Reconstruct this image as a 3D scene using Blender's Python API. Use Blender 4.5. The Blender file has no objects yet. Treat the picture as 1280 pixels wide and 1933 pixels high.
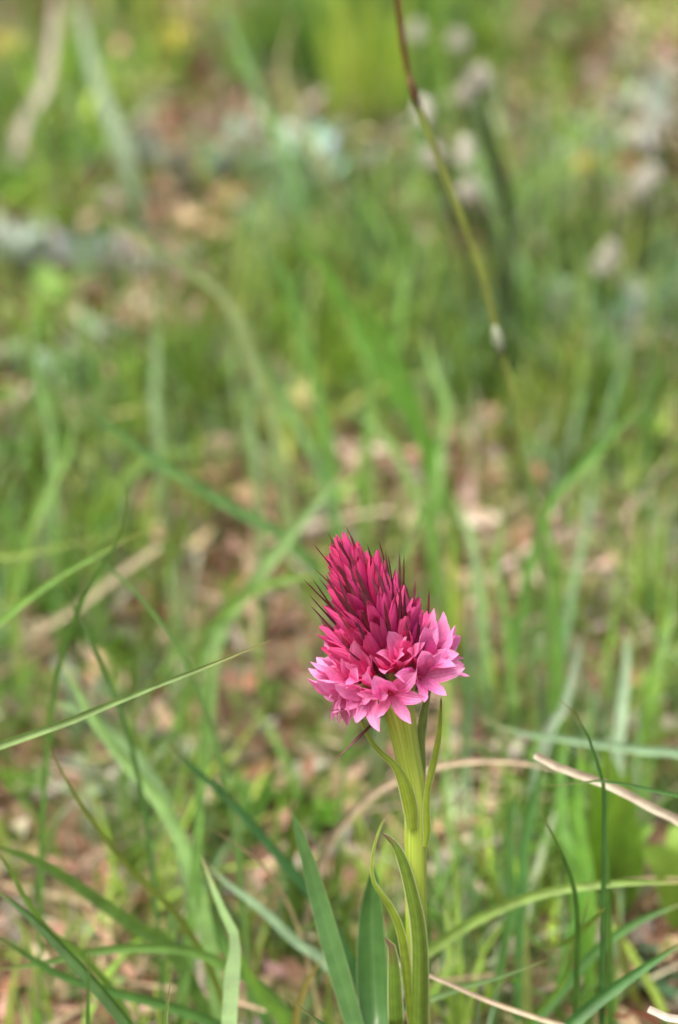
import bpy, math, random
import numpy as np
from mathutils import Vector, Matrix, noise

R = math.radians
random.seed(11)
rng = np.random.default_rng(7)
scene = bpy.context.scene
COL = scene.collection

# ------------------------------------------------------------------ camera, sky, sun, exposure
PITCH = R(12.0)              # camera looks 12 degrees down at a rising alpine slope
LENS, SENSOR = 55.0, 23.6    # mm
DIST = 0.31                  # focus distance to the orchid (m)
TOPZ = 0.122                 # height of the middle of the view at the orchid
FPX = 1933.0 / SENSOR * LENS
FWD = Vector((0, math.cos(PITCH), -math.sin(PITCH)))
UPV = Vector((0, math.sin(PITCH), math.cos(PITCH)))
CAM = Vector((0, 0, TOPZ)) - FWD * DIST

cam_data = bpy.data.cameras.new('camera')
cam = bpy.data.objects.new('camera', cam_data)
COL.objects.link(cam)
cam.location = CAM
cam.rotation_euler = (math.pi / 2 - PITCH, 0, 0)
cam_data.sensor_fit = 'VERTICAL'
cam_data.sensor_height = SENSOR
cam_data.sensor_width = SENSOR
cam_data.lens = LENS
cam_data.clip_start = 0.01
cam_data.clip_end = 200
cam_data.dof.use_dof = True
cam_data.dof.focus_distance = DIST + 0.001
cam_data.dof.aperture_fstop = 8.4
cam_data.dof.aperture_blades = 7
scene.camera = cam

SUN_EL, SUN_AZ = R(58), R(215)          # azimuth clockwise from +Y
world = bpy.data.worlds.new('World')
scene.world = world
world.use_nodes = True
wn = world.node_tree
wn.nodes.clear()
sky = wn.nodes.new('ShaderNodeTexSky')
sky.sky_type = 'NISHITA'
sky.sun_disc = False
sky.sun_elevation = SUN_EL
sky.sun_rotation = SUN_AZ
sky.dust_density = 7.0
sky.air_density = 0.8
sky.ozone_density = 0.6
bg = wn.nodes.new('ShaderNodeBackground')
bg.inputs['Strength'].default_value = 0.15
wo = wn.nodes.new('ShaderNodeOutputWorld')
wn.links.new(sky.outputs[0], bg.inputs[0])
wn.links.new(bg.outputs[0], wo.inputs[0])

sd = bpy.data.lights.new('sun', 'SUN')
sd.energy = 1.6
sd.angle = R(28)
sd.color = (1.0, 0.96, 0.89)
sun = bpy.data.objects.new('sun', sd)
COL.objects.link(sun)
sdir = Vector((math.sin(SUN_AZ) * math.cos(SUN_EL), math.cos(SUN_AZ) * math.cos(SUN_EL), math.sin(SUN_EL)))
sun.rotation_euler = sdir.to_track_quat('Z', 'Y').to_euler()
sun.location = (0, 0, 5)

scene.view_settings.view_transform = 'Standard'
scene.view_settings.look = 'None'
scene.view_settings.exposure = 1.08
scene.view_settings.gamma = 1.0
scene.view_settings.use_curve_mapping = False
scene.render.engine = 'CYCLES'
scene.cycles.use_denoising = True
scene.cycles.max_bounces = 8
scene.cycles.transmission_bounces = 6

# ------------------------------------------------------------------ geometry of the place
SLOPE = math.tan(R(18))


def gz(x, y):
    n = noise.noise(Vector((x * 22, y * 22, 0.3))) * 0.0028 + noise.noise(Vector((x * 7, y * 7, 3.1))) * 0.004
    return SLOPE * y + n


def ray(u, v):
    return (FWD * FPX + Vector((1, 0, 0)) * (u - 640) - UPV * (v - 966.5)).normalized()


def P(u, v, y):
    """the point of the vertical plane y = const that shows at photograph pixel (u, v)"""
    d = ray(u, v)
    return CAM + d * ((y - CAM.y) / d.y)


def hit_y(u, v):
    d = ray(u, v)
    den = SLOPE * d.y - d.z
    if den <= 1e-5:
        return 9.0
    return CAM.y + d.y * (CAM.z - SLOPE * CAM.y) / den


def ground_at(u, v):
    y = hit_y(u, v)
    p = P(u, v, y)
    return Vector((p.x, y, gz(p.x, y)))


def pix(x, y, z):
    dx, dy, dz = x - CAM.x, y - CAM.y, z - CAM.z
    dep = dy * FWD.y + dz * FWD.z
    upc = dy * UPV.y + dz * UPV.z
    return 640 + dx / dep * FPX, 966.5 - upc / dep * FPX


# ------------------------------------------------------------------ materials
def sheet_material(name, source, rough=0.5, trans=0.35, spec=0.35, veins=14, vein_amt=0.18, margin=0.0,
                   bump=0.25, noise_scale=900.0, noise_amt=0.25, trans_tint=(1.15, 1.1, 0.6), tip=None, base=None, keel=0.0,
                   sheen=0.0):
    """thin plant tissue: pigment from the object colour or a tint attribute, fine lengthwise veins, light passing through"""
    m = bpy.data.materials.new(name)
    m.use_nodes = True
    nt = m.node_tree
    nt.nodes.clear()
    L = nt.links.new
    N = nt.nodes.new
    out = N('ShaderNodeOutputMaterial')
    if source == 'object':
        c = N('ShaderNodeObjectInfo')
        col = c.outputs['Color']
    else:
        c = N('ShaderNodeAttribute')
        c.attribute_name = 'tint'
        col = c.outputs['Color']
    uv = N('ShaderNodeUVMap')
    sep = N('ShaderNodeSeparateXYZ')
    L(uv.outputs[0], sep.inputs[0])
    # blotchy variation
    tc = N('ShaderNodeTexCoord')
    nz = N('ShaderNodeTexNoise')
    nz.inputs['Scale'].default_value = noise_scale
    nz.inputs['Detail'].default_value = 3
    L(tc.outputs['Object'], nz.inputs['Vector'])
    mr = N('ShaderNodeMapRange')
    mr.inputs['From Min'].default_value = 0.3
    mr.inputs['From Max'].default_value = 0.7
    mr.inputs['To Min'].default_value = 1 - noise_amt
    mr.inputs['To Max'].default_value = 1 + noise_amt
    L(nz.outputs[0], mr.inputs[0])
    # veins
    mu = N('ShaderNodeMath'); mu.operation = 'MULTIPLY'; mu.inputs[1].default_value = veins * 6.2832
    L(sep.outputs[0], mu.inputs[0])
    si = N('ShaderNodeMath'); si.operation = 'SINE'
    L(mu.outputs[0], si.inputs[0])
    vm = N('ShaderNodeMath'); vm.operation = 'MULTIPLY_ADD'
    vm.inputs[1].default_value = vein_amt * 0.5
    vm.inputs[2].default_value = 1.0
    L(si.outputs[0], vm.inputs[0])
    mm = N('ShaderNodeMath'); mm.operation = 'MULTIPLY'
    L(mr.outputs[0], mm.inputs[0]); L(vm.outputs[0], mm.inputs[1])
    sc = N('ShaderNodeVectorMath'); sc.operation = 'SCALE'
    L(col, sc.inputs[0]); L(mm.outputs[0], sc.inputs['Scale'])
    cur = sc.outputs[0]

    def mix(fac, color, strength_col=None):
        nonlocal cur
        mx = N('ShaderNodeMix'); mx.data_type = 'RGBA'
        L(fac, mx.inputs[0]); L(cur, mx.inputs[6])
        mx.inputs[7].default_value = (*color, 1)
        cur = mx.outputs[2]
    if tip:
        a = N('ShaderNodeMapRange'); a.interpolation_type = 'SMOOTHSTEP'
        a.inputs['From Min'].default_value = tip[0]; a.inputs['From Max'].default_value = tip[1]
        a.inputs['To Max'].default_value = tip[3]
        L(sep.outputs[1], a.inputs[0]); mix(a.outputs[0], tip[2])
    if base:
        a = N('ShaderNodeMapRange'); a.interpolation_type = 'SMOOTHSTEP'
        a.inputs['From Min'].default_value = base[1]; a.inputs['From Max'].default_value = base[0]
        a.inputs['To Max'].default_value = base[3]
        L(sep.outputs[1], a.inputs[0]); mix(a.outputs[0], base[2])
    if margin > 0 or keel > 0:
        s5 = N('ShaderNodeMath'); s5.operation = 'SUBTRACT'; s5.inputs[1].default_value = 0.5
        L(sep.outputs[0], s5.inputs[0])
        ab = N('ShaderNodeMath'); ab.operation = 'ABSOLUTE'
        L(s5.outputs[0], ab.inputs[0])
    if margin > 0:
        a = N('ShaderNodeMapRange'); a.interpolation_type = 'SMOOTHSTEP'
        a.inputs['From Min'].default_value = 0.5 - margin; a.inputs['From Max'].default_value = 0.5 - margin * 0.3
        a.inputs['To Max'].default_value = 0.9
        L(ab.outputs[0], a.inputs[0]); mix(a.outputs[0], (0.50, 0.56, 0.30))
    if keel > 0:
        a = N('ShaderNodeMapRange')
        a.inputs['From Min'].default_value = 0.05; a.inputs['From Max'].default_value = 0.0
        a.inputs['To Max'].default_value = keel
        L(ab.outputs[0], a.inputs[0]); mix(a.outputs[0], (0.25, 0.36, 0.12))
    bp = N('ShaderNodeBump')
    bp.inputs['Strength'].default_value = bump
    bp.inputs['Distance'].default_value = 0.0002
    ad = N('ShaderNodeMath'); ad.operation = 'MULTIPLY_ADD'; ad.inputs[1].default_value = 0.4
    L(si.outputs[0], ad.inputs[0]); L(nz.outputs[0], ad.inputs[2])
    L(ad.outputs[0], bp.inputs['Height'])
    pr = N('ShaderNodeBsdfPrincipled')
    pr.inputs['Roughness'].default_value = rough
    pr.inputs['Specular IOR Level'].default_value = spec
    if sheen:
        pr.inputs['Sheen Weight'].default_value = sheen
        pr.inputs['Sheen Roughness'].default_value = 0.4
    L(cur, pr.inputs['Base Color'])
    L(bp.outputs[0], pr.inputs['Normal'])
    tr = N('ShaderNodeBsdfTranslucent')
    tt = N('ShaderNodeVectorMath'); tt.operation = 'MULTIPLY'
    tt.inputs[1].default_value = trans_tint
    L(cur, tt.inputs[0]); L(tt.outputs[0], tr.inputs[0])
    ms = N('ShaderNodeMixShader'); ms.inputs[0].default_value = trans
    L(pr.outputs[0], ms.inputs[1]); L(tr.outputs[0], ms.inputs[2])
    L(ms.outputs[0], out.inputs[0])
    return m


MAT = {}
MAT['grass'] = sheet_material('grass_tissue', 'object', rough=0.42, trans=0.38, spec=0.45, veins=7, vein_amt=0.22,
                              noise_scale=260, noise_amt=0.22, keel=0.2, tip=(0.9, 1.0, (0.30, 0.22, 0.08), 0.6))
MAT['turf'] = sheet_material('turf_tissue', 'tint', rough=0.5, trans=0.45, spec=0.35, veins=3, vein_amt=0.1,
                             noise_scale=300, noise_amt=0.2)
MAT['kinked_stalk'] = sheet_material('kinked_stalk_tissue', 'object', rough=0.5, trans=0.1, spec=0.35, veins=3, noise_scale=200,
                                     tip=(0.86, 0.91, (0.13, 0.05, 0.022), 0.9), base=(0.35, 0.6, (0.15, 0.26, 0.07), 0.9))
MAT['straw'] = sheet_material('straw_tissue', 'object', rough=0.6, trans=0.12, spec=0.3, veins=6, vein_amt=0.2,
                              noise_scale=400, noise_amt=0.22, trans_tint=(1, 0.95, 0.8))
MAT['litter'] = sheet_material('litter_tissue', 'tint', rough=0.75, trans=0.12, spec=0.2, veins=4, vein_amt=0.2,
                               noise_scale=600, noise_amt=0.3, trans_tint=(1, 0.9, 0.75))
MAT['orchid_leaf'] = sheet_material('orchid_leaf_tissue', 'object', rough=0.4, trans=0.3, spec=0.45, veins=5, vein_amt=0.2,
                                    margin=0.10, keel=0.3, noise_scale=700, noise_amt=0.12,
                                    tip=(0.9, 1.0, (0.16, 0.055, 0.06), 0.85))
MAT['basal_leaf'] = sheet_material('basal_leaf_tissue', 'object', rough=0.36, trans=0.25, spec=0.5, veins=8, vein_amt=0.14,
                                   margin=0.02, keel=0.15, noise_scale=500, noise_amt=0.12)
MAT['petal'] = sheet_material('petal_tissue', 'object', rough=0.5, trans=0.42, spec=0.3, veins=5, vein_amt=0.09,
                              noise_scale=1500, noise_amt=0.14, trans_tint=(1.1, 0.8, 0.95), bump=0.35,
                              tip=(0.35, 1.0, (0.85, 0.42, 0.68), 0.6), base=(0.0, 0.4, (0.62, 0.03, 0.15), 0.55), sheen=0.05)
MAT['bud'] = sheet_material('bud_tissue', 'object', rough=0.42, trans=0.22, spec=0.35, veins=5, vein_amt=0.16,
                            noise_scale=1300, noise_amt=0.22, trans_tint=(1.1, 0.7, 0.85), bump=0.5,
                            tip=(0.55, 1.0, (0.70, 0.10, 0.24), 0.3))
MAT['bract'] = sheet_material('bract_tissue', 'object', rough=0.5, trans=0.15, spec=0.35, veins=3, vein_amt=0.3,
                              noise_scale=900, noise_amt=0.25, trans_tint=(1.1, 0.7, 0.7))
MAT['fresh_leaf'] = sheet_material('fresh_leaf_tissue', 'object', rough=0.45, trans=0.42, spec=0.4, veins=6, vein_amt=0.12,
                                   noise_scale=300, noise_amt=0.15, keel=0.25)
MAT['woolly_leaf'] = sheet_material('woolly_leaf_tissue', 'object', rough=0.8, trans=0.2, spec=0.15, veins=5, vein_amt=0.1,
                                    noise_scale=700, noise_amt=0.2, trans_tint=(1, 1.05, 0.85), sheen=0.4)


def stem_material():
    m = bpy.data.materials.new('orchid_stem_tissue')
    m.use_nodes = True
    nt = m.node_tree
    N, L = nt.nodes.new, nt.links.new
    pr = nt.nodes['Principled BSDF']
    uv = N('ShaderNodeUVMap'); sep = N('ShaderNodeSeparateXYZ'); L(uv.outputs[0], sep.inputs[0])
    mp = N('ShaderNodeVectorMath'); mp.operation = 'MULTIPLY'; mp.inputs[1].default_value = (22, 3.5, 1)
    L(uv.outputs[0], mp.inputs[0])
    nz = N('ShaderNodeTexNoise'); nz.inputs['Scale'].default_value = 1.5; nz.inputs['Detail'].default_value = 4
    L(mp.outputs[0], nz.inputs['Vector'])
    cr = N('ShaderNodeValToRGB')
    cr.color_ramp.elements[0].position = 0.3; cr.color_ramp.elements[0].color = (0.25, 0.36, 0.026, 1)
    cr.color_ramp.elements[1].position = 0.72; cr.color_ramp.elements[1].color = (0.46, 0.58, 0.11, 1)
    L(nz.outputs[0], cr.inputs[0])
    # tiny pale glands
    vo = N('ShaderNodeTexVoronoi'); vo.inputs['Scale'].default_value = 9.0
    mp2 = N('ShaderNodeVectorMath'); mp2.operation = 'MULTIPLY'; mp2.inputs[1].default_value = (2.2, 14, 1)
    L(uv.outputs[0], mp2.inputs[0]); L(mp2.outputs[0], vo.inputs['Vector'])
    lt = N('ShaderNodeMath'); lt.operation = 'LESS_THAN'; lt.inputs[1].default_value = 0.09
    L(vo.outputs['Distance'], lt.inputs[0])
    mx = N('ShaderNodeMix'); mx.data_type = 'RGBA'; mx.inputs[7].default_value = (0.55, 0.6, 0.25, 1)
    L(lt.outputs[0], mx.inputs[0]); L(cr.outputs[0], mx.inputs[6])
    # greener towards the bottom of the plant
    L(mx.outputs[2], pr.inputs['Base Color'])
    pr.inputs['Roughness'].default_value = 0.42
    pr.inputs['Specular IOR Level'].default_value = 0.4
    pr.inputs['Subsurface Weight'].default_value = 0.35
    pr.inputs['Subsurface Radius'].default_value = (0.0012, 0.0014, 0.0004)
    pr.inputs['Subsurface Scale'].default_value = 1.0
    bp = N('ShaderNodeBump'); bp.inputs['Strength'].default_value = 0.3; bp.inputs['Distance'].default_value = 0.0003
    L(nz.outputs[0], bp.inputs['Height']); L(bp.outputs[0], pr.inputs['Normal'])
    return m


MAT['stem'] = stem_material()


def solid_material(name, col, col2, rough=0.6, scale=900, sss=0.0):
    m = bpy.data.materials.new(name)
    m.use_nodes = True
    nt = m.node_tree
    N, L = nt.nodes.new, nt.links.new
    pr = nt.nodes['Principled BSDF']
    tc = N('ShaderNodeTexCoord')
    nz = N('ShaderNodeTexNoise'); nz.inputs['Scale'].default_value = scale; nz.inputs['Detail'].default_value = 4
    L(tc.outputs['Object'], nz.inputs['Vector'])
    cr = N('ShaderNodeValToRGB')
    cr.color_ramp.elements[0].position = 0.3; cr.color_ramp.elements[0].color = (*col, 1)
    cr.color_ramp.elements[1].position = 0.7; cr.color_ramp.elements[1].color = (*col2, 1)
    L(nz.outputs[0], cr.inputs[0]); L(cr.outputs[0], pr.inputs['Base Color'])
    pr.inputs['Roughness'].default_value = rough
    if sss:
        pr.inputs['Subsurface Weight'].default_value = sss
        pr.inputs['Subsurface Radius'].default_value = (0.001, 0.001, 0.0004)
        pr.inputs['Subsurface Scale'].default_value = 1.0
    bp = N('ShaderNodeBump'); bp.inputs['Strength'].default_value = 0.4; bp.inputs['Distance'].default_value = 0.0003
    L(nz.outputs[0], bp.inputs['Height']); L(bp.outputs[0], pr.inputs['Normal'])
    return m


MAT['ovary'] = solid_material('ovary_tissue', (0.13, 0.19, 0.02), (0.27, 0.33, 0.06), 0.45, 600, 0.3)
MAT['grass_stalk'] = solid_material('grass_stalk_tissue', (0.12, 0.18, 0.035), (0.24, 0.25, 0.07), 0.5, 200)
MAT['dark_stalk'] = solid_material('dark_stalk_tissue', (0.04, 0.065, 0.022), (0.10, 0.13, 0.05), 0.6, 300)
MAT['fluff'] = solid_material('seed_fluff', (0.46, 0.45, 0.38), (0.68, 0.66, 0.58), 0.9, 900)
MAT['yellow'] = solid_material('yellow_petal', (0.36, 0.27, 0.02), (0.52, 0.42, 0.06), 0.6, 500)
MAT['pollen'] = solid_material('flower_eye', (0.40, 0.02, 0.05), (0.5, 0.06, 0.07), 0.5, 900)


def soil_material():
    m = bpy.data.materials.new('mossy_soil')
    m.use_nodes = True
    nt = m.node_tree
    N, L = nt.nodes.new, nt.links.new
    pr = nt.nodes['Principled BSDF']
    tc = N('ShaderNodeTexCoord')
    n1 = N('ShaderNodeTexNoise'); n1.inputs['Scale'].default_value = 55; n1.inputs['Detail'].default_value = 6
    n2 = N('ShaderNodeTexNoise'); n2.inputs['Scale'].default_value = 260; n2.inputs['Detail'].default_value = 5
    n3 = N('ShaderNodeTexNoise'); n3.inputs['Scale'].default_value = 28; n3.inputs['Detail'].default_value = 4
    for n in (n1, n2, n3):
        L(tc.outputs['Object'], n.inputs['Vector'])
    cr = N('ShaderNodeValToRGB')
    e = cr.color_ramp.elements
    e[0].position = 0.28; e[0].color = (0.05, 0.032, 0.02, 1)
    e[1].position = 0.72; e[1].color = (0.30, 0.20, 0.125, 1)
    k = e.new(0.47); k.color = (0.14, 0.075, 0.045, 1)
    k = e.new(0.58); k.color = (0.19, 0.105, 0.065, 1)
    ad = N('ShaderNodeMath'); ad.operation = 'MULTIPLY_ADD'; ad.inputs[1].default_value = 0.55
    sb = N('ShaderNodeMath'); sb.operation = 'MULTIPLY'; sb.inputs[1].default_value = 0.45
    L(n2.outputs[0], sb.inputs[0]); L(n1.outputs[0], ad.inputs[0]); L(sb.outputs[0], ad.inputs[2])
    L(ad.outputs[0], cr.inputs[0])
    ms = N('ShaderNodeMapRange'); ms.inputs['From Min'].default_value = 0.48; ms.inputs['From Max'].default_value = 0.6
    ms.inputs['To Max'].default_value = 0.8
    L(n3.outputs[0], ms.inputs[0])
    mx = N('ShaderNodeMix'); mx.data_type = 'RGBA'; mx.inputs[7].default_value = (0.10, 0.125, 0.03, 1)
    L(ms.outputs[0], mx.inputs[0]); L(cr.outputs[0], mx.inputs[6])
    L(mx.outputs[2], pr.inputs['Base Color'])
    pr.inputs['Roughness'].default_value = 0.9
    bp = N('ShaderNodeBump'); bp.inputs['Strength'].default_value = 0.8; bp.inputs['Distance'].default_value = 0.003
    L(n2.outputs[0], bp.inputs['Height']); L(bp.outputs[0], pr.inputs['Normal'])
    return m


MAT['soil'] = soil_material()


# ------------------------------------------------------------------ mesh helpers
def mesh_from(name, verts, faces, uvs=None, smooth=True, tint=None):
    me = bpy.data.meshes.new(name)
    me.from_pydata([tuple(v) for v in verts], [], [tuple(f) for f in faces])
    if uvs is not None:
        ul = me.uv_layers.new(name='UVMap')
        idx = np.empty(len(me.loops), np.int32)
        me.loops.foreach_get('vertex_index', idx)
        ul.data.foreach_set('uv', np.asarray(uvs, np.float32)[idx].ravel())
    if smooth:
        me.polygons.foreach_set('use_smooth', [True] * len(me.polygons))
    me.update()
    return me


def add(name, me, mat, parent=None, color=None, label=None, cat=None, group=None, kind=None, loc=None):
    if me is not None and not me.materials:
        me.materials.append(MAT[mat])
    o = bpy.data.objects.new(name, me)
    COL.objects.link(o)
    if parent is not None:
        o.parent = parent
    if color is not None:
        o.color = (*color, 1)
    if loc is not None:
        o.location = loc
    for k, val in (('label', label), ('category', cat), ('group', group), ('kind', kind)):
        if val:
            o[k] = val
    return o


def empty(name, loc, label, cat, group=None):
    o = add(name, None, None, label=label, cat=cat, group=group, loc=loc)
    o.empty_display_size = 0.01
    return o


def spline(pts, n):
    """Catmull-Rom through pts (any dimension), n samples, even in chord length"""
    a = np.array([list(p) for p in pts], float)
    if len(a) == 2:
        t = np.linspace(0, 1, n)[:, None]
        return a[0] * (1 - t) + a[1] * t
    e = np.vstack([2 * a[0] - a[1], a, 2 * a[-1] - a[-2]])
    seg = np.linalg.norm(np.diff(a, axis=0), axis=1)
    cum = np.concatenate([[0], np.cumsum(seg)])
    out = []
    for s in np.linspace(0, cum[-1], n):
        i = min(max(np.searchsorted(cum, s, side='right') - 1, 0), len(seg) - 1)
        t = (s - cum[i]) / max(seg[i], 1e-12)
        p0, p1, p2, p3 = e[i], e[i + 1], e[i + 2], e[i + 3]
        out.append(0.5 * (2 * p1 + (p2 - p0) * t + (2 * p0 - 5 * p1 + 4 * p2 - p3) * t * t + (3 * p1 - p0 - 3 * p2 + p3) * t ** 3))
    return np.array(out)


def ribbon(cl, width, across=4, fold=0.25, twist=0.0, twist0=0.0, face=(0, -1, 0.25), ruffle=0.0):
    """a leaf sheet round the centre line cl (n x 3); width n values; fold = depth of the V channel / half width"""
    n = len(cl)
    cl = np.asarray(cl, float)
    tan = np.gradient(cl, axis=0)
    tan /= np.linalg.norm(tan, axis=1)[:, None] + 1e-12
    f = np.asarray(face, float)
    verts, uvs, faces = [], [], []
    prev = None
    for i in range(n):
        t = tan[i]
        side = np.cross(t, f)
        l = np.linalg.norm(side)
        if l < 0.25 and prev is not None:
            side = prev - t * prev.dot(t)
            l = np.linalg.norm(side)
        side = side / max(l, 1e-9)
        if prev is not None and side.dot(prev) < 0:
            side = -side
        prev = side
        nor = np.cross(side, t)
        a = twist0 + twist * i / (n - 1)
        s2 = side * math.cos(a) + nor * math.sin(a)
        n2 = nor * math.cos(a) - side * math.sin(a)
        for k in range(across + 1):
            q = k / across * 2 - 1
            h = width[i] * 0.5
            lift = fold * h * (abs(q) ** 1.3) + (ruffle * h * math.sin(i * 1.3 + 2 * q) * abs(q) if ruffle else 0)
            verts.append(cl[i] + s2 * q * h + n2 * lift)
            uvs.append((k / across, i / (n - 1)))
    w = across + 1
    for i in range(n - 1):
        for k in range(across):
            a = i * w + k
            faces.append((a, a + 1, a + w + 1, a + w))
    return verts, faces, uvs


def tube(cl, rad, seg=10, flute=0.0, lobes=5, cap=True):
    n = len(cl)
    cl = np.asarray(cl, float)
    rad = np.broadcast_to(np.asarray(rad, float), (n,))
    tan = np.gradient(cl, axis=0)
    tan /= np.linalg.norm(tan, axis=1)[:, None] + 1e-12
    ref = np.array([0.0, -1.0, 0.01])
    verts, uvs, faces = [], [], []
    for i in range(n):
        a = np.cross(tan[i], ref)
        if np.linalg.norm(a) < 0.2:
            a = np.cross(tan[i], np.array([1.0, 0, 0.1]))
        a /= np.linalg.norm(a)
        b = np.cross(a, tan[i])
        for k in range(seg):
            th = 2 * math.pi * k / seg
            r = rad[i] * (1 + flute * math.cos(lobes * th))
            verts.append(cl[i] + (a * math.cos(th) + b * math.sin(th)) * r)
            uvs.append((k / seg, i / (n - 1)))
    for i in range(n - 1):
        for k in range(seg):
            k2 = (k + 1) % seg
            faces.append((i * seg + k, i * seg + k2, (i + 1) * seg + k2, (i + 1) * seg + k))
    if cap:
        faces.append(tuple(range(seg - 1, -1, -1)))
        faces.append(tuple((n - 1) * seg + k for k in range(seg)))
    return verts, faces, uvs


# ------------------------------------------------------------------ ground
def build_ground():
    xs = np.concatenate([np.linspace(-40, -1.0, 14)[:-1], np.linspace(-1.0, -0.3, 12)[:-1], np.linspace(-0.3, 0.3, 110),
                         np.linspace(0.3, 1.0, 12)[1:], np.linspace(1.0, 40, 14)[1:]])
    ys = np.concatenate([np.linspace(-12, -0.45, 10)[:-1], np.linspace(-0.45, -0.05, 24)[:-1], np.linspace(-0.05, 0.95, 180),
                         np.linspace(0.95, 1.6, 14)[1:], np.linspace(1.6, 90, 30)[1:]])
    verts = [(x, y, gz(x, y)) for y in ys for x in xs]
    w = len(xs)
    faces = [(j * w + i, j * w + i + 1, (j + 1) * w + i + 1, (j + 1) * w + i) for j in range(len(ys) - 1) for i in range(w - 1)]
    return add('ground', mesh_from('ground', verts, faces), 'soil', kind='structure',
               label='reddish brown mossy soil of the grassy slope', cat='ground')


build_ground()

# ------------------------------------------------------------------ what grows where (patches read off the ground)
GREEN = [(700, 700, 190, 1.3), (640, 560, 120, .8), (1150, 1500, 190, 1.4), (660, 90, 150, 1.2), (120, 1000, 170, 0.7), (900, 760, 160, .9),
         (1100, 700, 150, .7), (350, 800, 130, .6), (250, 1350, 150, .7), (350, 1750, 200, .9), (150, 250, 90, .8), (1000, 1700, 180, .9),
         (1000, 420, 150, .5), (1180, 850, 130, .6), (500, 700, 100, .7), (620, 1500, 130, .5), (130, 470, 110, .7)]
BARE = [(330, 1160, 110, 1.4), (700, 960, 110, 1.2), (500, 1260, 110, 1.0), (980, 1080, 110, 1.1), (380, 200, 130, 1.0), (1010, 250, 130, .8),
        (1230, 80, 120, 1.2), (260, 690, 120, .9), (850, 1340, 100, 1.0), (60, 1740, 110, 1.0), (900, 1500, 100, .8), (250, 1800, 120, .9),
        (420, 1420, 100, .9), (480, 1600, 90, .8), (60, 130, 110, 1.0), (380, 560, 90, .8), (1200, 1250, 80, .6), (820, 1560, 80, .6)]


SILVER = [(450, 350, 100, 1), (590, 360, 110, 1), (290, 350, 80, 1), (200, 570, 100, 1), (50, 550, 80, 1), (1180, 290, 130, 1), (1160, 660, 70, .8), (1060, 660, 60, .8)]


def patch(x, y, lst):
    z = SLOPE * y
    u, v = pix(x, y, z)
    s = np.zeros_like(x)
    for cu, cv, r, w in lst:
        s += w * np.exp(-((u - cu) ** 2 + ((v - cv) * 1.25) ** 2) / (r * r))
    return s


def gz_arr(x, y):
    return np.array([gz(a, b) for a, b in zip(x, y)])


def scatter_points(n, wide=1.5, y0=-0.06, y1=0.80, power=1.0):
    y = y0 + (y1 - y0) * rng.random(n * 3) ** power
    dep = (y - CAM.y) * 1.0
    half = np.maximum(dep, 0.12) * 640 / FPX * wide + 0.012
    x = (rng.random(n * 3) * 2 - 1) * 0.22
    keep = np.abs(x) < half
    return x[keep][:n], y[keep][:n]


def far_points(n):
    """the slope goes on to either side and above, more thinly covered"""
    x = (rng.random(n) * 2 - 1) * 0.9
    y = rng.random(n) * 1.9 - 0.45
    return x, y


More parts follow.
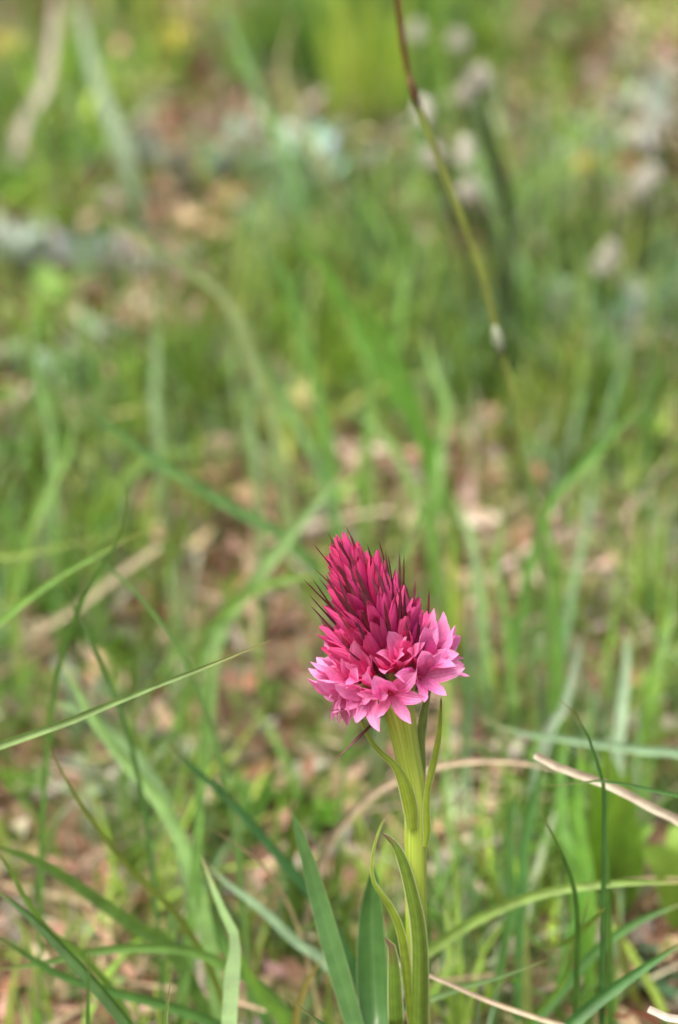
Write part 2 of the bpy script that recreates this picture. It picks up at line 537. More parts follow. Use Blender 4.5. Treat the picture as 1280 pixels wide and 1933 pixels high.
def blades(name, x, y, length, width, tilt, curve, az, colors, K=6, mat='turf', label=None, cat=None, sink=0.0015, lift=0.0, wprof='grass', twist=0.6):
    N_ = len(x)
    z = gz_arr(x, y) - sink + lift
    s = np.linspace(0, 1, K)
    th = tilt[:, None] + curve[:, None] * s[None, :]
    ds = length[:, None] / (K - 1)
    hx = np.concatenate([np.zeros((N_, 1)), np.cumsum(np.sin(th[:, :-1]) * ds, axis=1)], axis=1)
    hz = np.concatenate([np.zeros((N_, 1)), np.cumsum(np.cos(th[:, :-1]) * ds, axis=1)], axis=1)
    cx = x[:, None] + hx * np.cos(az)[:, None]
    cy = y[:, None] + hx * np.sin(az)[:, None]
    cz = z[:, None] + hz
    # drooping ends rest on the ground instead of passing through it
    cz = np.maximum(cz, z[:, None] + SLOPE * (cy - y[:, None]) + 0.0008 * s[None, :] + sink * s[None, :])
    if wprof == 'grass':
        w = np.clip(1.0 - s ** 2.2, 0.03, 1) * (0.75 + 0.25 * np.minimum(s * 4, 1))
    elif wprof == 'leaf':
        w = np.clip(np.sin(np.pi * np.clip(s * 0.93 + 0.05, 0, 1)) ** 0.8, 0.04, 1)
    else:
        w = np.clip(1.0 - 0.6 * s, 0.2, 1)
    tw = rng.normal(0, twist, N_)[:, None] + rng.normal(0, twist, N_)[:, None] * s[None, :]
    sx = -np.sin(az)[:, None] * np.cos(tw)
    sy = np.cos(az)[:, None] * np.cos(tw)
    sz = np.sin(tw)
    hw = (width[:, None] * 0.5) * w[None, :]
    V = np.empty((N_, K, 2, 3))
    V[:, :, 0, 0] = cx - sx * hw; V[:, :, 0, 1] = cy - sy * hw; V[:, :, 0, 2] = cz - sz * hw
    V[:, :, 1, 0] = cx + sx * hw; V[:, :, 1, 1] = cy + sy * hw; V[:, :, 1, 2] = cz + sz * hw
    verts = V.reshape(-1, 3)
    base = (np.arange(N_) * K * 2)[:, None]
    i = np.arange(K - 1)[None, :] * 2
    a = base + i
    F = np.stack([a, a + 1, a + 3, a + 2], axis=-1).reshape(-1, 4)
    me = bpy.data.meshes.new(name)
    me.vertices.add(len(verts)); me.vertices.foreach_set('co', verts.astype(np.float32).ravel())
    me.loops.add(F.size); me.loops.foreach_set('vertex_index', F.astype(np.int32).ravel())
    me.polygons.add(len(F))
    me.polygons.foreach_set('loop_start', (np.arange(len(F)) * 4).astype(np.int32))
    me.update(calc_edges=True)
    me.polygons.foreach_set('use_smooth', np.ones(len(F), bool))
    uvv = np.empty((N_, K, 2, 2)); uvv[:, :, 0, 0] = 0; uvv[:, :, 1, 0] = 1; uvv[:, :, :, 1] = s[None, :, None]
    ul = me.uv_layers.new(name='UVMap')
    ul.data.foreach_set('uv', uvv.reshape(-1, 2)[F.ravel()].astype(np.float32).ravel())
    at = me.color_attributes.new('tint', 'FLOAT_COLOR', 'POINT')
    c4 = np.ones((N_, K * 2, 4)); c4[:, :, :3] = colors[:, None, :]
    at.data.foreach_set('color', c4.astype(np.float32).ravel())
    me.validate()
    return add(name, me, mat, kind='stuff', label=label, cat=cat)


def pick(n, palette, weights, jitter=0.25):
    p = np.array(palette)
    w = np.array(weights, float)
    idx = rng.choice(len(p), n, p=w / w.sum())
    return p[idx] * np.exp(rng.normal(0, jitter, (n, 1))) * np.exp(rng.normal(0, 0.06, (n, 3)))


G_MID, G_YEL, G_BLU, G_DRK, G_GLA = (.135, .275, .045), (.225, .335, .055), (.14, .25, .11), (.08, .15, .03), (.27, .36, .23)
G_OLV = (.175, .225, .058)
T_TAN, T_PALE, T_PINK, T_RED, T_DRK, T_GREY = (.31, .24, .135), (.43, .36, .26), (.33, .215, .155), (.24, .12, .075), (.10, .06, .037), (.33, .30, .25)

# short grass in tufts
nt_ = 5600
tx, ty = scatter_points(nt_)
g = 0.26 + 0.62 * patch(tx, ty, GREEN) - 0.3 * patch(tx, ty, BARE) - 0.9 * patch(tx, ty, SILVER)
keep = rng.random(nt_) < np.clip(g, 0.06, 1) * (1 - 0.5 * np.clip(ty / .5, 0, 1))
tx, ty = tx[keep], ty[keep]
per = rng.integers(7, 18, len(tx))
bx = np.repeat(tx, per) + rng.normal(0, 0.0035, per.sum())
by = np.repeat(ty, per) + rng.normal(0, 0.0035, per.sum())
tcol = pick(len(tx), [G_MID, G_YEL, G_BLU, G_OLV, G_DRK, G_GLA], [4, 2.6, 1.6, 1.6, 1.6, 1.0], .3)
tlen = np.repeat(rng.uniform(0.009, 0.026, len(tx)) * (1 + 0.7 * np.clip(ty / .5, 0, 1)), per)
n = len(bx)
tlen = np.where(by < 0.03, tlen * 0.7, tlen)
blades('grass', bx, by, tlen * rng.uniform(0.6, 1.35, n), rng.uniform(0.0005, 0.0013, n) * (1 + 1.4 * np.clip(by / .5, 0, 1)), np.abs(rng.normal(0.3, 0.25, n)),
       rng.normal(0.7, 0.6, n), rng.uniform(0, 6.283, n), np.repeat(tcol, per, axis=0) * np.exp(rng.normal(0, .15, (n, 1))),
       label='short green grass tufts covering the slope', cat='grass')
# taller single blades further up the slope
n = 1900
x, y = scatter_points(n, y0=0.10)
k = rng.random(len(x)) < np.clip(0.3 + patch(x, y, GREEN) - 0.8 * patch(x, y, SILVER), 0.02, 1)
x, y = x[k], y[k]; n = len(x)
blades('grass', x, y, rng.uniform(0.025, 0.06, n), rng.uniform(0.0008, 0.0017, n) * (1 + .6 * np.clip(y / .5, 0, 1)), np.abs(rng.normal(0.25, 0.2, n)),
       rng.normal(0.6, 0.6, n), rng.normal(1.8, 1.6, n), pick(n, [G_MID, G_YEL, G_BLU, G_OLV], [5, 3, 2, 1]), K=9,
       label='scattered taller green blades growing up the slope', cat='grass')
# moss and tiny leaves
n = 12000
x, y = scatter_points(n)
k = rng.random(len(x)) < np.clip(0.45 + 0.6 * patch(x, y, GREEN) - 0.35 * patch(x, y, BARE), 0.05, 1)
x, y = x[k], y[k]; n = len(x)
blades('moss', x, y, rng.uniform(0.002, 0.007, n) * (1 + 1.2 * np.clip(y / .5, 0, 1)), rng.uniform(0.0010, 0.0032, n) * (1 + 1.2 * np.clip(y / .5, 0, 1)), rng.uniform(0.3, 1.3, n), rng.normal(0.4, 0.5, n),
       rng.uniform(0, 6.283, n), pick(n, [G_MID, G_YEL, G_OLV, G_GLA, (.21, .19, .06)], [3, 3, 3, 1.2, 1.5]), K=5, wprof='leaf',
       label='olive moss and tiny green leaflets between the grass', cat='moss')
# litter
n = 13000
x, y = scatter_points(n)
k = rng.random(len(x)) < np.clip(0.6 + 0.9 * patch(x, y, BARE) - 0.25 * patch(x, y, GREEN), 0.08, 1)
x, y = x[k], y[k]; n = len(x)
blades('leaf_litter', x, y, rng.uniform(0.003, 0.011, n) * (1 + .9 * np.clip(y / .5, 0, 1)), rng.uniform(0.0012, 0.0042, n) * (1 + .9 * np.clip(y / .5, 0, 1)), rng.uniform(1.0, 1.75, n), rng.normal(0.1, 0.7, n),
       rng.uniform(0, 6.283, n), pick(n, [T_TAN, T_PALE, T_PINK, T_RED, T_DRK, T_GREY], [3, 3.2, 4, 1.8, 1.0, 2.0], .32), K=5, mat='litter',
       wprof='leaf', lift=0.002, label='dead brown and tan leaf scraps lying on the soil', cat='leaf litter')
# dry straw
n = 4200
x, y = scatter_points(n)
k = rng.random(len(x)) < np.clip(0.5 + 0.8 * patch(x, y, BARE), 0.1, 1)
x, y = x[k], y[k]; n = len(x)
blades('dry_grass', x, y, rng.uniform(0.012, 0.042, n), rng.uniform(0.0005, 0.0018, n), np.clip(rng.normal(1.25, 0.35, n), 0.1, 1.7),
       rng.normal(0.2, 0.5, n), rng.uniform(0, 6.283, n), pick(n, [T_TAN, T_PALE, T_PINK, T_GREY], [4, 4, 2, 1.5]), K=8, mat='litter',
       wprof='straw', lift=0.002, label='pale dry grass straws lying among the turf', cat='dry grass')
# curled dead leaves standing among the far turf
n = 2600
x, y = scatter_points(n, y0=0.12)
k = rng.random(len(x)) < np.clip(0.45 + 0.7 * patch(x, y, BARE) - 0.2 * patch(x, y, GREEN), 0.15, 1)
x, y = x[k], y[k]; n = len(x)
blades('leaf_litter', x, y, rng.uniform(0.006, 0.017, n), rng.uniform(0.002, 0.0065, n), rng.uniform(0.2, 1.2, n), rng.normal(0.5, 0.7, n),
       rng.uniform(0, 6.283, n), pick(n, [T_TAN, T_PALE, T_PINK, T_RED, T_GREY, (.30, .33, .26)], [3, 3, 3, 2, 2, 2.5], .3), K=6, mat='litter',
       wprof='leaf', label='curled tan and pinkish dead leaves caught in the far turf', cat='leaf litter')
# the slope beyond the picture
n = 9000
x, y = far_points(n)
blades('grass', x, y, rng.uniform(0.012, 0.04, n), rng.uniform(0.0010, 0.0030, n), np.abs(rng.normal(0.3, 0.25, n)),
       rng.normal(0.7, 0.6, n), rng.uniform(0, 6.283, n), pick(n, [G_MID, G_YEL, G_BLU, G_OLV], [4, 3, 2, 2]), K=5,
       label='loose grass on the slope around the flower', cat='grass')


LANDMARKS = [(690, 100, 'beside the upright broad yellow green leaves'), (180, 150, 'near the wide grey green blade'), (130, 480, 'near the bright seedlings'),
             (300, 450, 'near the long bent pale blade'), (870, 280, 'near the fluffy seed heads'), (1120, 640, 'near the silvery upright blades'),
             (220, 1000, 'near the slim hooked blade'), (330, 1170, 'on the reddish bare patch'), (720, 960, 'near the tan clump'), (930, 540, 'near the tall olive stalk'),
             (1010, 900, 'near the foot of the tall olive stalk'), (720, 1270, 'near the orchid head'), (900, 1450, 'near the arching tan straw'),
             (1160, 1500, 'near the bright broad leaf plant'), (440, 1800, 'near the pale kinked blade'), (620, 1720, 'near the wide basal leaves'),
             (100, 1780, 'near the dark grass stalk'), (800, 1650, 'near the orchid stem'), (1220, 1860, 'near the toothed leaves'), (1140, 1270, 'near the pale bluish blades'),
             (90, 1170, 'near the wide pale straw'), (690, 690, 'near the broad bright middle blade'), (330, 690, 'near the level pale straw'),
             (480, 150, 'near the broad leaning blade'), (1200, 250, 'near the seed heads among silvery rosettes'), (1120, 860, 'near the broad slanting blade'),
             (300, 860, 'near the broad soft slanting blade'), (230, 1380, 'near the glaucous arching blade')]


def near(u, v, skip=''):
    return min((l for l in LANDMARKS if not skip or skip not in l[2]), key=lambda l: (l[0] - u) ** 2 + (l[1] - v) ** 2)[2]


# ------------------------------------------------------------------ traced blades, each a thing of its own
def drop_to_ground(p, d, step=0.004, bend=0.16):
    pts = []
    p = p.copy(); d = d.normalized()
    for _ in range(70):
        d = (d * (1 - bend) + Vector((0, 0, -1)) * bend).normalized()
        p = p + d * step
        pts.append(p.copy())
        if p.z < gz(p.x, p.y) - 0.002:
            break
    return pts


def trace(pts, y0=None, y1=None, w=2.0, col=G_MID, label=None, group=None, name='grass_shoot', cat='grass', mat='grass',
          twist=0.0, twist0=0.0, fold=0.35, tip=True, bend=0.16, root=True, n=26, across=4, peak=0.45, ends=False):
    """pts: photograph pixels from the foot to the tip; y0, y1: how far up the slope foot and tip stand (m); w in mm"""
    if y0 is None:
        y0 = hit_y(*pts[0]) - 0.0005
    if y1 is None:
        y1 = y0
    acc = [0.0]
    for a, b in zip(pts[:-1], pts[1:]):
        acc.append(acc[-1] + math.hypot(b[0] - a[0], b[1] - a[1]))
    P3 = []
    for (u, v), s in zip(pts, acc):
        y = y0 + (y1 - y0) * s / acc[-1]
        y = min(y, hit_y(u, v) - 0.0012)
        P3.append(P(u, v, y))
    if root and P3[0].z > gz(P3[0].x, P3[0].y) + 0.002:
        ext = drop_to_ground(P3[0], P3[0] - P3[1], bend=bend)
        P3 = [*reversed(ext[2::4] if len(ext) > 8 else ext[-1:])] + P3 if ext else P3
        if ext and (P3[0] - ext[-1]).length > 1e-6:
            P3 = [ext[-1]] + P3
    if y0 > 0.04:                       # widths were judged with the blur included
        w = w * (0.82 if y0 < 0.1 else 0.66)
    if label in ('soft green blade rising from the turf', 'slender green blade growing up the slope'):
        label += ' ' + near(*pts[len(pts) // 2])
    o = P3[0].copy()
    cl = spline([p - o for p in P3], n)
    s = np.linspace(0, 1, n)
    wid = np.interp(s, [0, 0.12, peak, 0.8, 0.94, 1.0] if tip else [0, .1, .5, .8, .94, 1], [.55, .85, 1, .72, .34, .04] if tip else [.8, 1, 1, .95, .9, .8]) * w * 0.001
    if ends:
        wid = np.interp(s, [0, .06, .3, .7, .94, 1], [.1, .6, 1, 1, .6, .1]) * w * 0.001
    v, f, uv = ribbon(cl, wid, across=across, fold=fold, twist=twist, twist0=twist0)
    ob = add(name, mesh_from(name, v, f, uv), mat, color=col, label=label, cat=cat, group=group, loc=o)
    ob_line[ob.name] = (P3, pts)
    return ob


ob_line = {}
LG, MG, BG_, DG, YG, PG = (.24, .36, .11), (.14, .27, .045), (.115, .23, .10), (.05, .125, .03), (.33, .46, .08), (.34, .44, .24)
g_far = 'soft green blades up the slope'
T = trace
# --- near, left
T([(-60, 1432), (0, 1407), (130, 1362), (250, 1312), (380, 1262), (455, 1232), (512, 1208)], 0.012, 0.006, 1.5, (.19, .30, .10),
  'long thin pale green blade slanting up towards the pink flower head', fold=.9, bend=.05)
T([(-40, 1655), (0, 1683), (60, 1730), (130, 1800), (185, 1862), (250, 1945)][::-1], 0.012, 0.02, 2.3, (.055, .13, .028),
  'dark green grass stalk with silvery purple sheath flecks, slanting in the turf', fold=.8, twist=.4, name='grass_stalk', cat='grass stalk')
T([(420, 1940), (340, 1905), (270, 1885), (200, 1868), (110, 1838), (40, 1795), (-30, 1755)], 0.03, 0.025, 2.0, (.09, .22, .05),
  'green blade leaning back left below the dark grass stalk', twist=.5)
T([(395, 1806), (330, 1790), (260, 1788), (170, 1796), (80, 1818), (-30, 1832)], 0.035, 0.03, 1.9, (.14, .28, .06),
  'light green blade lying almost level over the left turf', twist0=.3)
T([(322, 1790), (270, 1757), (200, 1708), (110, 1646), (50, 1616), (-40, 1588)], 0.05, 0.03, 3.0, (.15, .29, .07),
  'broad arching green blade bowing left over bare brown soil', twist=.3)
T([(150, 1800), (100, 1765), (55, 1706), (20, 1645), (-15, 1590)], 0.03, 0.02, 1.3, (.16, .30, .05), 'narrow fresh green blade crossing the dark grass stalk')
T([(345, 1740), (300, 1690), (240, 1632), (180, 1555), (130, 1480), (85, 1392)], 0.035, 0.02, 1.2, (.20, .27, .05),
  'thin yellowish green blade with a reddish middle leaning up left', twist=.6)
T([(312, 1945), (315, 1900), (320, 1868), (323, 1846)], 0.0, 0.0, 1.0, (.12, .22, .03), 'short upright grass tip with a blackened point', mat='orchid_leaf')
T([(166, 1945), (167, 1880), (168, 1830), (169, 1772)], 0.008, 0.008, 0.8, (.08, .18, .03), 'thin upright green blade beside the dark grass stalk')
T([(432, 1950), (436, 1880), (441, 1810), (447, 1776), (428, 1735), (400, 1670), (380, 1615)], 0.012, 0.03, 2.3, (.155, .28, .08),
  'pale folded blade kinked sharply above its upright lower half', fold=.15, twist0=.1, peak=.8)
T([(342, 1950), (350, 1840), (362, 1740), (372, 1620), (380, 1500), (388, 1400), (396, 1290), (402, 1225)], 0.05, 0.06, 2.4, (.12, .245, .05),
  'tall bright green blade standing upright among crossing blades', twist=.5, peak=.35)
T([(362, 1640), (345, 1588), (300, 1510), (240, 1440), (180, 1362), (140, 1290), (112, 1235)], 0.055, 0.07, 3.4, (.19, .34, .10),
  'broad light green blade leaning left across the upright blade', twist=.5)
T([(352, 1660), (330, 1560), (290, 1470), (225, 1395), (150, 1342), (70, 1312)], 0.075, 0.08, 2.6, (.20, .33, .14),
  'glaucous blade arching left behind the broad light green blade')
T([(590, 1690), (540, 1632), (480, 1560), (420, 1498), (360, 1445), (305, 1388)], 0.05, 0.05, 2.3, (.045, .135, .04),
  'dark green blade slanting up left from beside the wide orchid leaves', twist=.3)
T([(640, 1850), (560, 1778), (490, 1712), (430, 1668), (385, 1625)], 0.045, 0.05, 2.2, (.22, .34, .20), 'pale bluish blade slanting down behind the wide orchid leaves')
T([(500, 1640), (455, 1600), (420, 1578), (388, 1556)], 0.04, 0.03, 0.6, (.5, .40, .22), 'thin tan straw leaning left behind the turf blades', name='straw', cat='straw', mat='straw')
T([(640, 1960), (610, 1935), (580, 1912), (546, 1886)], -0.004, -0.004, 1.5, (.05, .14, .035), 'short dark green leaf tip poking up at the foot of the wide leaves', fold=.6)
T([(556, 1945), (570, 1880), (588, 1840), (608, 1810)], 0.03, 0.03, 1.5, (.24, .20, .05), 'olive brown grass tip below the left wide orchid leaf')
T([(480, 1870), (430, 1800), (400, 1735), (370, 1690)], 0.05, 0.055, 2.2, (.09, .22, .04), 'dark fresh blade beside the pale kinked blade')
T([(545, 1950), (500, 1890), (465, 1830), (440, 1768)], 0.03, 0.03, 2.2, (.15, .30, .04), 'bright green blade leaning against the pale kinked blade')
# --- left middle
T([(-30, 1195), (0, 1174), (60, 1125), (130, 1078), (200, 1040), (272, 1000)], 0.06, 0.06, 1.9, (.17, .34, .06), 'bright green blade slanting up right over the left bare patch')
T([(150, 1145), (192, 1072), (222, 1022), (238, 968), (238, 918)], 0.05, 0.035, 1.2, (.11, .24, .045), 'slim blade with its tip hooked upright, crossing other thin blades')
T([(360, 1270), (330, 1212), (288, 1155), (235, 1098), (180, 1050), (112, 1002)], 0.05, 0.05, 1.2, (.12, .23, .06), 'slim dark blade running down right over the reddish bare patch')
T([(212, 1300), (180, 1230), (150, 1170), (128, 1110), (110, 1055)], 0.05, 0.045, 1.1, (.09, .19, .05), 'thin dark blade standing left of the reddish bare patch')
T([(-40, 1058), (40, 1048), (120, 1030), (200, 1016)], 0.12, 0.12, 2.2, (.22, .33, .05), 'yellowish green blade lying level near the hooked blade tip')
T([(-20, 1270), (60, 1200), (140, 1150), (230, 1080), (300, 1030)], 0.16, 0.17, 2.4, (.34, .29, .18), 'wide pale tan straw lying across the reddish bare patch', name='straw', cat='straw', mat='straw', tip=False, root=False)
T([(-20, 1190), (60, 1178), (130, 1160)], None, None, 2.5, (.5, .42, .27), 'short tan straw lying left of the reddish bare patch', name='straw', cat='straw', mat='straw', ends=True)
# --- centre background
T([(520, 1002), (470, 975), (400, 935), (320, 885), (240, 830), (170, 775), (108, 732)], 0.14, 0.13, 3.4, (.15, .32, .10), 'broad soft green blade slanting down towards the flower head', twist=.3)
T([(395, 1300), (402, 1225), (440, 1150), (500, 1072), (560, 995), (615, 930), (660, 878)], 0.13, 0.14, 4.6, (.19, .33, .10), 'wide light green blade slanting up right behind the flower head')
T([(430, 1150), (490, 1108), (550, 1092), (610, 1085)], 0.13, 0.11, 3.4, (.21, .37, .08), 'wide light green blade lying level beside the flower tip')
T([(505, 760), (470, 660), (450, 610), (432, 566), (380, 522), (300, 470), (210, 410), (118, 362)], 0.19, 0.20, 3.6, (.21, .28, .11), 'long pale green blade bent over with a dark drooping end', twist=.5, peak=.6)
T([(800, 830), (760, 760), (720, 690), (660, 590), (600, 480), (565, 420)], 0.20, 0.2, 4.5, (.12, .29, .035), 'broad bright green blade rising in the middle of the slope')
T([(610, 790), (590, 700), (565, 600), (530, 500), (500, 430)], 0.19, 0.19, 4.0, (.14, .30, .06), g := 'soft green blade rising from the turf', g_far, twist=.4)
T([(790, 800), (770, 730), (735, 660), (700, 590), (660, 540)], 0.2, 0.2, 4.0, (.11, .27, .03), g, g_far)
T([(690, 860), (700, 760), (690, 680), (640, 590)], 0.21, 0.22, 4.0, (.13, .28, .04), g, g_far)
T([(600, 880), (560, 800), (500, 690), (450, 640)], 0.19, 0.2, 3.4, (.12, .25, .07), g, g_far)
T([(830, 850), (840, 760), (815, 690), (800, 620)], 0.2, 0.22, 3.6, (.13, .28, .04), g, g_far)
T([(760, 880), (730, 830), (690, 790), (620, 770)], 0.19, 0.2, 3.0, (.14, .28, .05), g, g_far)
T([(480, 860), (470, 780), (478, 700), (455, 560)], 0.19, 0.21, 2.6, (.10, .21, .05), g, g_far)
T([(300, 830), (290, 740), (295, 660), (285, 580)], 0.22, 0.23, 3.5, (.19, .30, .13), g, g_far)
T([(100, 930), (95, 820), (70, 700), (55, 560)], 0.18, 0.20, 3.0, (.12, .25, .05), g, g_far)
T([(80, 950), (130, 850), (140, 760)], 0.17, 0.18, 3.0, (.15, .29, .04), g, g_far)
T([(550, 330), (520, 250), (485, 170), (440, 60), (400, -30)], 0.34, 0.36, 5.0, (.12, .25, .07), 'broad green blade leaning left near the yellow flower', twist=.3)
T([(225, 260), (200, 200), (170, 110), (140, -20)], 0.38, 0.4, 7.0, (.22, .31, .19), 'wide grey green blade rising beside the bright round leaf')
T([(40, 245), (85, 160), (100, 60), (105, -30)], 0.40, 0.42, 5.5, (.34, .30, .25), 'thick greyish dry stalk bent over the far turf', name='straw', cat='straw', mat='straw')
T([(610, 310), (560, 220), (530, 120), (560, 20)], 0.36, 0.38, 3.0, (.26, .27, .10), g, g_far)
for k, (bu, bv, tu, tv, w, c) in enumerate([(640, 250, 600, 30, 9, YG), (690, 240, 690, -20, 12, YG), (745, 230, 745, 20, 9, (.32, .47, .08)), (660, 200, 630, -30, 8, (.36, .46, .11))]):
    T([(bu, bv), ((bu + tu) / 2 + 8, (bv + tv) / 2), (tu, tv)], None, 0.42, w, c, 'broad yellow green leaf standing upright far up the slope', 'broad yellow green leaves far up the slope', fold=.2)
# straws of the middle ground
T([(190, 670), (300, 690), (400, 712), (520, 735)], None, None, 3.0, (.55, .47, .35), 'pale straw lying level on the far left turf', name='straw', cat='straw', mat='straw', ends=True)
T([(320, 640), (420, 670), (500, 705), (580, 745)], None, None, 2.5, (.52, .43, .28), 'tan straw slanting over the far left turf', name='straw', cat='straw', mat='straw', ends=True)
s_fan = 'upright pale dry blade in the tan clump behind the flower head'
for (bu, bv, tu, tv) in [(690, 1010, 650, 900), (715, 1010, 700, 885), (740, 1015, 760, 895), (760, 1010, 790, 930), (700, 1020, 672, 930), (655, 1010, 640, 930)]:
    T([(bu, bv), ((bu + tu) / 2, (bv + tv) / 2 + 5), (tu, tv)], None, None, 2.2, (.55, .46, .28), s_fan, 'dry tan clump behind the flower head', name='straw', cat='straw', mat='straw')
T([(895, 1103), (840, 1098), (795, 1096)], None, None, 4.5, (.56, .44, .32), 'short thick tan straw lying right of the flower head', name='straw', cat='straw', mat='straw', ends=True)
T([(740, 1085), (770, 1030), (800, 960), (838, 880)], 0.10, 0.11, 1.2, (.10, .22, .04), 'slender blade rising just right of the flower tip')
# --- right
tall = T([(1040, 1500), (1035, 1330), (1028, 1100), (1010, 960), (985, 850), (962, 720), (940, 640), (915, 540), (870, 410), (815, 270), (780, 172), (764, 110), (750, 0), (742, -60)],
  0.12, 0.085, 1.7, (.25, .30, .07), 'tall olive grass stalk with a reddish kinked top, arching left', name='grass_stalk', cat='grass stalk', fold=.9, n=48, peak=.3, mat='kinked_stalk', tip=False)
line, px_ = ob_line[tall.name]
for (u, v), r, c in (((940, 640), .0009, (.30, .34, .24)), ((780, 172), .0007, (.12, .05, .03))):
    k = len(line) - len(px_) + px_.index((u, v))
    d_ = (line[k + 1] - line[k - 1]).normalized()
    q = line[k] - tall.location
    a, b, c_ = tube([q - d_ * .0028, q - d_ * .0008, q + d_ * .0008, q + d_ * .0026], [r * .6, r, r * .9, r * .55], 9)
    add('node', mesh_from('node', a, b, c_), 'straw', tall, c)
T([(1030, 975), (1045, 940), (1110, 870), (1160, 815), (1225, 752)], 0.15, 0.15, 3.4, (.14, .32, .06), 'broad green blade slanting up right over the far turf')
T([(1030, 1400), (1062, 1340), (1082, 1270), (1104, 1180)], 0.10, 0.10, 3.0, (.33, .43, .31), 'pale bluish blade leaning right behind the straw arches')
T([(1165, 1430), (1175, 1330), (1182, 1255), (1185, 1180)], 0.10, 0.11, 3.6, (.28, .40, .25), 'pale bluish upright blade beside the bright broad leaf')
T([(1300, 1425), (1220, 1416), (1120, 1402), (1030, 1390), (960, 1378), (905, 1350)], 0.06, 0.08, 2.4, (.25, .40, .24), 'pale bluish blade arching level above the straw', twist0=.3)
T([(1300, 1562), (1240, 1530), (1180, 1497), (1130, 1474), (1080, 1458), (1035, 1440), (1008, 1424)], 0.020, 0.016, 1.35, (.55, .48, .36), 'pale beige straw slanting down right, its split end lifted', name='straw', cat='straw', mat='straw', tip=False, fold=.8)
T([(600, 1650), (640, 1565), (700, 1502), (770, 1462), (850, 1441), (930, 1436), (1000, 1443), (1060, 1458)], 0.075, 0.05, 1.6, (.40, .32, .22), 'long tan straw arching behind the orchid stem', name='straw', cat='straw', mat='straw', fold=.6, peak=.6)
T([(1140, 1560), (1140, 1490), (1128, 1440), (1108, 1385), (1085, 1345), (1054, 1318)], 0.014, 0.012, 0.9, (.05, .14, .03), 'dark green thin blade with its tip curled over left, above the straw')
T([(1300, 1508), (1220, 1490), (1150, 1474), (1090, 1478), (1020, 1484)], 0.014, 0.010, 0.85, (.07, .18, .045), 'thin dark blade lying level across the pale beige straw')
T([(1148, 1700), (1143, 1590), (1145, 1500), (1152, 1400)], 0.03, 0.03, 1.0, (.08, .18, .03), 'thin upright blade rising past the pale beige straw')
T([(1088, 1850), (1090, 1740), (1082, 1670), (1060, 1610), (1035, 1560), (1022, 1525)], 0.018, 0.012, 0.95, (.06, .15, .025), 'dark narrow blade curving up left below the straw')
T([(790, 1810), (822, 1787), (890, 1742), (960, 1708), (1040, 1683), (1120, 1671), (1210, 1666), (1310, 1668)], 0.035, 0.028, 1.9, (.22, .35, .07), 'light green blade arching right from behind the orchid stem', twist=.2, fold=.5)
T([(972, 1675), (982, 1725), (1005, 1778), (1042, 1790), (1085, 1770), (1115, 1742), (1143, 1713)], None, 0.004, 1.7, (.14, .26, .04), 'short curved blade with a yellow tip bowed like a hook', twist=.3)
T([(760, 1905), (815, 1885), (880, 1862), (950, 1842), (1036, 1811)], 0.022, 0.014, 1.2, (.19, .32, .12), 'short pale green blade pointing right beside the stem foot')
T([(1090, 1950), (1035, 1928), (960, 1903), (900, 1880), (850, 1857), (808, 1840)], 0.012, 0.012, 0.75, (.56, .46, .32), 'thin beige straw slanting to the orchid stem foot', name='straw', cat='straw', mat='straw', tip=False, fold=.8)
T([(1060, 1955), (1110, 1905), (1160, 1866), (1220, 1824), (1310, 1766)], 0.012, 0.02, 2.5, (.065, .19, .045), 'thick dark green blade slanting up right over toothed leaves', fold=.5)
T([(1000, 1945), (1060, 1870), (1120, 1800), (1200, 1742), (1300, 1700)], 0.04, 0.04, 2.0, (.10, .24, .06), 'green blade arching right above the thick dark blade')
T([(1000, 1930), (1060, 1860), (1085, 1790), (1115, 1690)], 0.022, 0.016, 1.0, (.13, .26, .04), 'thin green blade crossing below the hooked blade')
T([(1320, 1932), (1270, 1924), (1224, 1904)], 0.0, 0.0, 1.2, (.62, .56, .46), 'whitish broken straw end lying among toothed leaves', name='straw', cat='straw', mat='straw', tip=False)
T([(1230, 1925), (1180, 1920), (1120, 1907), (1050, 1906)], 0.04, 0.04, 0.8, (.17, .05, .025), 'thin red stem lying between the blades', name='red_stem', cat='stem', mat='bract')
T([(985, 1700), (990, 1600), (1010, 1500), (1030, 1420)], 0.06, 0.06, 2.4, (.09, .23, .06), 'green upright blade below the split straw end')
T([(940, 1850), (965, 1700), (960, 1560), (985, 1480)], 0.06, 0.06, 2.0, (.09, .21, .05), 'dull green blade standing right of the orchid stem')
T([(1110, 1760), (1105, 1640), (1090, 1530), (1100, 1400)], 0.07, 0.08, 3.4, (.13, .30, .03), 'fresh green blade beside the bright broad leaf')
T([(1080, 1640), (1062, 1560), (1058, 1460), (1075, 1380)], 0.08, 0.09, 3.0, (.12, .28, .04), 'fresh green blade left of the bright broad leaf')
T([(900, 1090), (890, 1020), (870, 970), (850, 930)], 0.15, 0.16, 3.4, (.17, .30, .10), 'soft green blade right of the flower tip')
T([(955, 1180), (940, 1080), (945, 1000), (960, 930)], 0.14, 0.15, 2.4, (.14, .27, .05), 'soft green blade under the tall olive stalk')
T([(1050, 1230), (1045, 1100), (1035, 1000), (1020, 930)], 0.12, 0.12, 3.2, (.14, .30, .05), 'green blade standing along the tall olive stalk')
T([(1230, 1300), (1260, 1180), (1275, 1080)], 0.12, 0.13, 4.0, (.14, .28, .03), 'broad green blade over dark turf right of the bluish blades')
